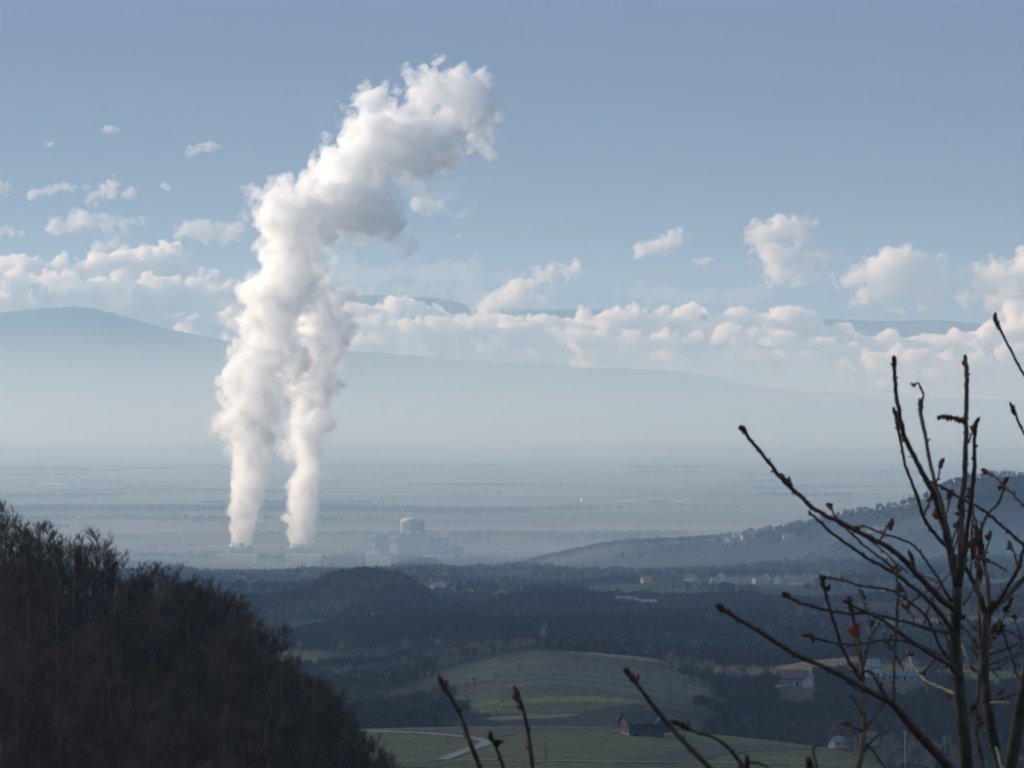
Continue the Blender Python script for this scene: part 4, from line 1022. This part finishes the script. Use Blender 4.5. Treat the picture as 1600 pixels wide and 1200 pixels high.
# ------------------------------------------------------------------ steam and clouds
def blob_field(blobs, h, pad, seed, lump=.55, fine=.5, squash=1.0):
    """signed field of a union of balls (x,y,z,r) roughened by billowy noise; negative inside"""
    rng = np.random.default_rng(seed)
    B = np.array(blobs, float); rmax = B[:,3].max()
    lo = (B[:,:3]-B[:,3:4]*1.0).min(0)-pad; hi = (B[:,:3]+B[:,3:4]).max(0)+pad
    n = np.ceil((hi-lo)/h).astype(int)+1
    f = np.full(n, 1e3, np.float32)
    for x,y,z,r in B:
        a = np.maximum(((np.array([x,y,z])-r-pad-lo)/h).astype(int), 0); b = np.minimum(((np.array([x,y,z])+r+pad-lo)/h).astype(int)+2, n)
        g = [lo[k]+np.arange(a[k],b[k])*h for k in range(3)]
        d = np.sqrt((g[0][:,None,None]-x)**2+(g[1][None,:,None]-y)**2+((g[2][None,None,:]-z)*squash)**2)-r
        s = (slice(a[0],b[0]),slice(a[1],b[1]),slice(a[2],b[2]))
        sm = r*.25+1e-6                                            # smooth minimum
        q = f[s]; w = np.maximum(sm-abs(q-d),0)/sm
        f[s] = np.minimum(q,d) - w*w*sm*.25
    return f, lo, n, rng
def rough(f, n, h, rng, sizes, amps):
    for c, a in zip(sizes, amps):
        g = grid_noise(tuple(n), max(c/h, 1.6), rng)
        f = f - a*(1.15-abs(g)*1.7) if a > 0 else f + abs(a)*g
    return f
def vol_body(name, fld, lo, h, level, m, parent=None, frac=.04):
    V, Q = surface_nets(fld-level, lo, h)
    V, Q = keep_big(V, Q, frac)
    return link(name, np_mesh(name, V, Q), m, parent)

def trace(pts, D, n_sub, rng, jitter=.35, depth=.5):
    """pts: (px, py, radius px) down the middle of a body -> balls in metres"""
    out = []; s = D/FPX
    for (a,b) in zip(pts[:-1], pts[1:]):
        L = math.hypot(a[0]-b[0], a[1]-b[1]); k = max(1, int(L/(.42*min(a[2],b[2]))))
        for i in range(k):
            t = i/k; px = a[0]+(b[0]-a[0])*t; py = a[1]+(b[1]-a[1])*t; r = a[2]+(b[2]-a[2])*t
            c = W(px, py, D); out.append((c.x, c.y, c.z, r*s*.80))
            for _ in range(n_sub):
                th = rng.uniform(0, 2*math.pi); ph = rng.uniform(-1,1); rr = r*rng.uniform(.25,.5)
                d = (r-rr)*rng.uniform(.75,1.12)
                out.append((c.x+d*s*math.cos(th)*math.sqrt(1-ph*ph), c.y+d*s*math.sin(th)*math.sqrt(1-ph*ph)*depth, c.z+d*s*ph, rr*s))
    c = W(pts[-1][0], pts[-1][1], D); out.append((c.x,c.y,c.z,pts[-1][2]*s*.85))
    return out

STEAM = vol_mat('steam', .085, (.997,.997,.997), .0, ragged=.045, step=.12, floor=.28)
VEIL = vol_mat('steam_veil', .055, (.997,.997,.997), .0, ragged=.035, step=.12)
THIN = vol_mat('steam_thin', .010, (.997,.997,.997), .0, ragged=.022, step=.12)
HS = 2.6
def plume(name, tracks, thin_tracks, seed, label, base):
    rng = random.Random(seed); D = 7000
    B = []
    for t, d in tracks: B += trace(t, d, 3, rng)
    f, lo, n, g = blob_field(B, HS, 26, seed)
    # small lumps near the mouth, large ones higher up
    zz = (lo[2]+np.arange(n[2])*HS)[None,None,:]; w = np.clip((zz-base)/260, .10, 1).astype(np.float32)
    amp = np.zeros_like(f)
    for c, a in ((50,9),(26,9.5),(14,8),(7.5,5)):
        gn = grid_noise(tuple(n), c/HS, g); amp += a*(abs(gn)*1.9-.84)*(w if c > 20 else np.sqrt(w))
    f = f - amp
    f = f/np.clip((zz-base)/150, .12, 1).astype(np.float32)
    f = np.maximum(f, base - 3 - zz + 0*f)           # flat foot at the tower mouth
    o = vol_body(name, f, lo, HS, 8.0, VEIL)
    tag(o, label, 'steam plume', 'steam plumes from the cooling towers')
    vol_body('dense_core', f, lo, HS, -3.5, STEAM, o)
    if thin_tracks:
        B = []
        for t, d in thin_tracks: B += trace(t, d, 3, rng)
        f, lo, n, g = blob_field(B, 4.0, 26, seed+5)
        for c, a in ((80,11),(40,9),(18,6)):
            f = f + a*grid_noise(tuple(n), c/4.0, g)
        vol_body('thin_wisp', f, lo, 4.0, 0, THIN, o)
    return o
zb = -(849-600)/FPX*7000+.5
plume('steam_plume', [
  ([(377,852,20),(380,815,25),(386,780,31),(392,740,36),(393,700,38),(390,655,40),(396,610,46),(412,565,53),(428,520,59),(440,475,58),(447,440,56),(448,405,52),(450,375,50)],7000),
  ([(474,625,22),(480,590,38),(495,545,48),(500,500,50),(480,450,44)],7050),
  ([(458,380,46),(440,345,50),(430,332,40)],7000),
  ([(450,350,46),(505,330,48),(560,335,46),(602,335,36),(620,365,14)],6990),
  ([(518,315,42),(545,268,52),(566,235,56),(602,225,54),(640,226,50),(675,220,42),(700,215,28)],7030),
  ([(572,190,32),(584,168,18)],7010), ([(622,185,30),(655,172,16)],7050),
  ([(660,144,20),(690,132,24),(716,150,40),(735,190,34),(748,218,18),(768,242,14)],7080), ([(700,190,26),(690,200,24)],7060),
 ], [([(640,290,44),(690,290,36),(720,312,22)],7060), ([(622,330,34),(628,375,18)],7020), ([(705,240,30),(730,205,34)],7090), ([(520,400,34),(540,400,24),(550,470,30),(545,560,28)],7070), ([(430,690,30),(446,660,20)],7010)],
 11, 'tall white steam plume from the left cooling tower, drifting up to the right', zb)
plume('steam_plume', [
  ([(471,854,21),(472,815,25),(474,780,27),(476,740,26),(476,700,25),(481,665,26),(486,635,20),(491,616,12)],7120),
 ], [([(500,700,16),(510,655,16),(505,600,22)],7125)], 23, 'short narrow steam plume from the right cooling tower', -(851-600)/FPX*7120+.5)

CLOUD = vol_mat('cloud', .03, (.998,.996,.992), .1)
CLOUD_VEIL = vol_mat('cloud_veil', .003, (.998,.996,.992), .1)
CLOUD_THIN = vol_mat('cloud_thin', .0020, (.998,.996,.992), .1)
CLOUD_RAG = vol_mat('cloud_ragged', .016, (.998,.996,.992), .1, ragged=.011, step=.15)
CLOUD_SOFT = vol_mat('cloud_soft', .012, (.998,.996,.992), .1)
CD = 24500.0
def cloud(tracks, seed, label, D=CD, h=None, thin=False, name='cloud', kpx=None, off=.72):
    """tracks of (px, py, r px)"""
    rng = random.Random(seed); B = []; s = D/FPX
    rmax = max(p[2] for t in tracks for p in t)
    for t in tracks: B += trace(t, D + rng.uniform(-60,60), 3 if len(t) < 14 else 4, rng, depth=1.0)
    h = h or max(4.0, rmax*s/21)
    f, lo, n, g = blob_field(B, h, rmax*s*.6, seed, squash=1.15)
    k = (kpx or rmax)*s
    for c, a in ((k*1.3,.30),(k*.6,.26),(k*.28,.19),(k*.14,.12)):
        gn = grid_noise(tuple(n), max(c/h,1.6), g); f = f - a*k*(abs(gn)*1.9-off if not thin else gn*1.3)
    big = name == 'cloud_bank'
    o = vol_body(name, f, lo, h, .06*k if (thin or big) else .20*k, CLOUD_THIN if thin else CLOUD_VEIL if big else CLOUD_RAG)
    if not thin: vol_body('dense_core', f, lo, h, -.10*k if big else -.22*k, CLOUD if big else CLOUD_SOFT, o)
    tag(o, label, 'cloud', 'white clouds over the valley')
    return o
CL = [
 ([[(150,306,14),(172,298,12),(176,288,7)],[(195,308,7),(206,300,5)]], 'small puffy cloud, third from the left edge in the row above the left clouds'),
 ([[(48,306,8),(70,300,7),(90,294,8),(115,292,6)]], 'long thin cloud near the left edge above the mountain'),
 ([[(-8,292,14),(8,296,10)]], 'small cloud cut by the left edge of the view'),
 ([[(-6,358,8),(14,362,6),(30,364,4)]], 'flat small cloud low on the left edge'),
 ([[(78,356,8),(105,352,12),(130,345,14),(160,350,11),(190,352,8),(222,348,5)],[(150,388,7),(170,380,12),(195,368,9)]], 'ragged cloud with a pointed right end, above the left cloud bank'),
 ([[(285,362,11),(305,356,15),(325,368,12),(350,362,12),(368,356,6)]], 'broad puffy cloud just left of the tall steam plume'),
 ([[(292,240,5),(315,232,8),(345,230,5)]], 'small elongated cloud, alone in the sky left of the plume top'),
 ([[(160,204,5),(175,202,6),(186,204,4)]], 'tiny cloud, highest on the left'),
 ([[(72,224,4),(78,225,5)]], 'tiny round cloud at the upper left'),
 ([[(256,290,5),(261,294,5)]], 'tiny cloud dot between the left clouds and the plume'),
 ([[(1005,393,9),(1030,385,14),(1055,374,13),(1068,368,6)]], 'slanted single cloud right of the middle'),
 ([[(1085,408,5),(1105,407,6)]], 'tiny flat cloud right of the slanted cloud'),
 ([[(1185,378,14),(1205,368,20),(1240,362,22),(1262,362,14)],[(1215,425,16),(1250,410,22),(1290,408,20),(1305,404,8)],[(1195,395,16),(1230,395,18)]], 'largest free puffy cloud on the right, two lobed'),
 ([[(650,322,9),(672,320,12),(690,322,6)]], 'small cream cloud beside the steam plume'),
 ([[(708,372,4),(720,368,4)]], 'tiny streak of cloud below the plume top'),
 ([[(560,566,5),(556,560,8)],[(596,566,6),(604,568,8)]], 'pale little cloud pair in front of the mountain'),
]
for i,(t,l) in enumerate(CL): cloud(t, 100+i, l, D=CD-400)
BANK = [
 [(-60,440,36),(0,440,34),(60,445,32),(130,440,28),(180,436,26),(225,430,28),(260,440,26)],
 [(110,425,18),(150,416,20),(195,412,20),(230,405,20),(262,402,16)],
 [(-160,470,40),(-60,455,36),(0,452,30),(60,455,30),(120,455,28),(170,460,28),(215,472,28),(270,480,28),(320,488,28),(380,500,30),(440,505,30),(500,510,32)],
 [(-200,540,60),(0,540,60),(200,550,60),(400,565,56),(600,575,56),(800,585,56),(1000,590,56),(1200,600,56),(1400,605,60),(1600,600,70),(1800,590,80)],
 [(-60,500,50),(100,510,46),(300,520,44),(500,530,44),(600,530,40),(700,532,38),(800,540,40),(900,540,44),(1000,540,40),(1100,545,40),(1200,545,42),(1300,560,40),(1400,570,40),(1500,570,44),(1620,555,56),(1760,550,60)],
 [(215,450,24),(245,422,26),(275,430,20),(300,440,18),(330,455,16)],
 [(545,500,20),(580,492,22),(610,496,22),(640,490,16),(665,488,16),(690,505,20),(740,510,20),(790,515,22),(850,512,22)],
 [(860,520,24),(905,510,20),(945,498,14),(980,505,18),(1020,518,20),(1060,508,24),(1100,512,22),(1140,510,24),(1175,504,22),(1220,508,20),(1250,518,18),(1300,532,20)],
 [(1360,544,20),(1400,546,20),(1440,540,16),(1490,545,24),(1540,550,22),(1580,530,26),(1620,515,40)],
]
bank = cloud(BANK, 77, 'long bank of cumulus cloud lying along the far side of the valley', D=26500, h=15, name='cloud_bank', kpx=26, off=.58)
rp = random.Random(4); PUFF = []
for x in range(535, 1640, 34):
    yt = np.interp(x, [535,700,860,1000,1250,1350,1500,1640],[502,508,520,522,528,552,560,535])
    for q in range(2):
        y = yt + rp.uniform(0,14) + q*22; x0 = x + rp.uniform(-14,14); r = rp.uniform(9,17)
        PUFF.append([(x0,y,r),(x0+rp.uniform(12,30),y+rp.uniform(-5,6),r*rp.uniform(.6,1.1))])
for x in range(-20, 330, 30):
    PUFF.append([(x+rp.uniform(-8,8),460+rp.uniform(-20,14),rp.uniform(13,22)),(x+24,460+rp.uniform(-12,14),rp.uniform(11,18))])
for x in range(-30, 350, 26):
    PUFF.append([(x+rp.uniform(-6,6),434+.06*x+rp.uniform(-8,10),rp.uniform(9,14)),(x+22,438+.06*x+rp.uniform(-8,10),rp.uniform(8,13))])
    PUFF.append([(x+rp.uniform(-8,8),482+.06*x+rp.uniform(-6,8),rp.uniform(9,15)),(x+26,484+.06*x+rp.uniform(-6,8),rp.uniform(9,14))])
cloud(PUFF, 78, 'row of small bright billows along the front of the cloud bank', D=24300, h=13, name='cloud_bank', kpx=16, off=.60)
BANK2 = [
 [(-60,418,16),(0,415,14),(60,424,12),(110,430,12)],
 [(200,400,14),(240,392,14),(280,405,12)],
]
cloud(BANK2, 79, 'thin grey cloud layer above the left end of the bank', D=27200, thin=True, h=14)
cloud([[(500,430,12),(560,432,16),(620,425,18),(680,430,16),(740,430,20),(790,440,16)],[(560,455,10),(640,450,14),(760,460,16)]], 81, 'thin grey cloud veil right of the steam plume', D=28500, thin=True, h=13)
cloud([[(760,480,20),(800,470,22),(840,466,14)],[(820,445,14),(850,432,14),(885,424,11),(898,416,6)]], 82, 'cream cloud rising to a slanted tip in the middle', D=28000, h=11)
cloud([[(960,455,14),(1040,460,16),(1120,465,14),(1200,462,12)]], 83, 'faint veil of cloud above the middle of the bank', D=28600, thin=True, h=12)
cloud([[(1320,440,14),(1350,425,20),(1390,418,20),(1430,412,22),(1455,420,14)],[(1350,460,16),(1400,455,22),(1460,455,20)]], 84, 'soft cloud right of the two lobed cloud', D=28000, h=11)
cloud([[(1495,455,12),(1530,450,20),(1570,435,24),(1620,430,34)],[(1560,470,18),(1620,470,26)]], 85, 'cream cloud at the right edge above the bank', D=28000, h=13)
cloud([[(690,408,8),(720,410,8),(745,402,6)],[(640,405,8),(655,402,6)]], 86, 'small torn grey cloud pieces under the drifting steam', D=27000, thin=True, h=8)

# broad unseen cloud, added overhead to the left to shade the near hills
def added_shade_slab():
    n = 70; rng = np.random.default_rng(5); g1 = grid_noise((n,n,1), 14, rng)[:,:,0]; g2 = grid_noise((n,n,1), 5, rng)[:,:,0]
    u = np.linspace(-1,1,n); U,Vv = np.meshgrid(u,u,indexing='ij')
    a = R(SUN_AZ); off = 1500/math.tan(R(SUN_EL))
    cx, cy_ = math.sin(a)*off + 0, math.cos(a)*off + 2650
    th = 1 - np.maximum(abs(U)**4, abs(Vv)**4) + .10*g1
    th = np.clip(th*3, 0.02, 1)*(230+60*g1+40*g2)
    X = cx + U*3600*(1+.05*g1); Y = cy_ + Vv*3600*(1+.05*g2)
    top = np.stack([X,Y,1500+th*.8],-1).reshape(-1,3); bot = np.stack([X,Y,1500-th*.25],-1).reshape(-1,3)
    V = np.concatenate([top,bot]); idx = np.arange(n*n).reshape(n,n)
    q = np.stack([idx[:-1,:-1],idx[1:,:-1],idx[1:,1:],idx[:-1,1:]],-1).reshape(-1,4)
    Q = [q, q[:,::-1]+n*n]
    for e,fl in ((idx[0,:],0),(idx[-1,:],1),(idx[:,0],1),(idx[:,-1],0)):
        w = np.stack([e[:-1],e[1:],e[1:]+n*n,e[:-1]+n*n],-1); Q.append(w[:,::-1] if fl else w)
    return V, np.concatenate(Q)
V, Q = added_shade_slab()
sc = link('cloud', np_mesh('cloud', V, Q), vol_mat('shade_cloud', .0024, (.98,.98,.98), .6))
tag(sc, 'broad flat cloud added outside the view to shade the near hills', 'cloud', 'white clouds over the valley')

# ------------------------------------------------------------------ haze
hz = MB().box(-11500, 11500, -600, HAZE_FAR, -420, HAZE_TOP).build('haze', vol_mat('haze_air', HAZE_DENSITY, (.43,.70,1.0), .3))
tag(hz, kind='stuff')
# the thicker mist lying in the valley in soft layers, deepest towards the mountain
xw = 11000
def mist_body(name, prof, mt, parent=None):
    M = MB(); v = [(sx*xw, y, z) for sx in (-1,1) for (y,z) in prof]; k = len(prof)
    M.add(v, [(i,(i+1)%k,k+(i+1)%k,k+i) for i in range(k)] + [tuple(range(k-1,-1,-1)), tuple(range(k,2*k))])
    return M.build(name, mt, parent)
MISTM = vol_mat('mist_air', MIST_DENSITY, (.64,.83,1.0), .4)
mist = mist_body('valley_mist', [(3500,-263),(4200,-150),(6000,-148),(7100,-262),(7100,-420),(3500,-420)], vol_mat('low_mist_air', .00022, (.64,.83,1.0), .4))
tag(mist, kind='stuff')
mist_body('mist_layer', [(7200,-262),(8300,-190),(11000,-184),(17400,-212),(18300,-262),(18300,-420),(7200,-420)], vol_mat('plain_mist_air', .00015, (.64,.83,1.0), .4), mist)
for n_, (pk, ex) in enumerate(((250,90),(185,70),(125,40),(68,5),(15,-30),(-35,-60),(-85,-100))):
    mist_body('mist_layer', [(9600+n_*800,-185-n_*3),(13000+n_*500,pk),(21760-n_*30,ex),(21760-n_*30,-215-n_*4)], MISTM, mist)
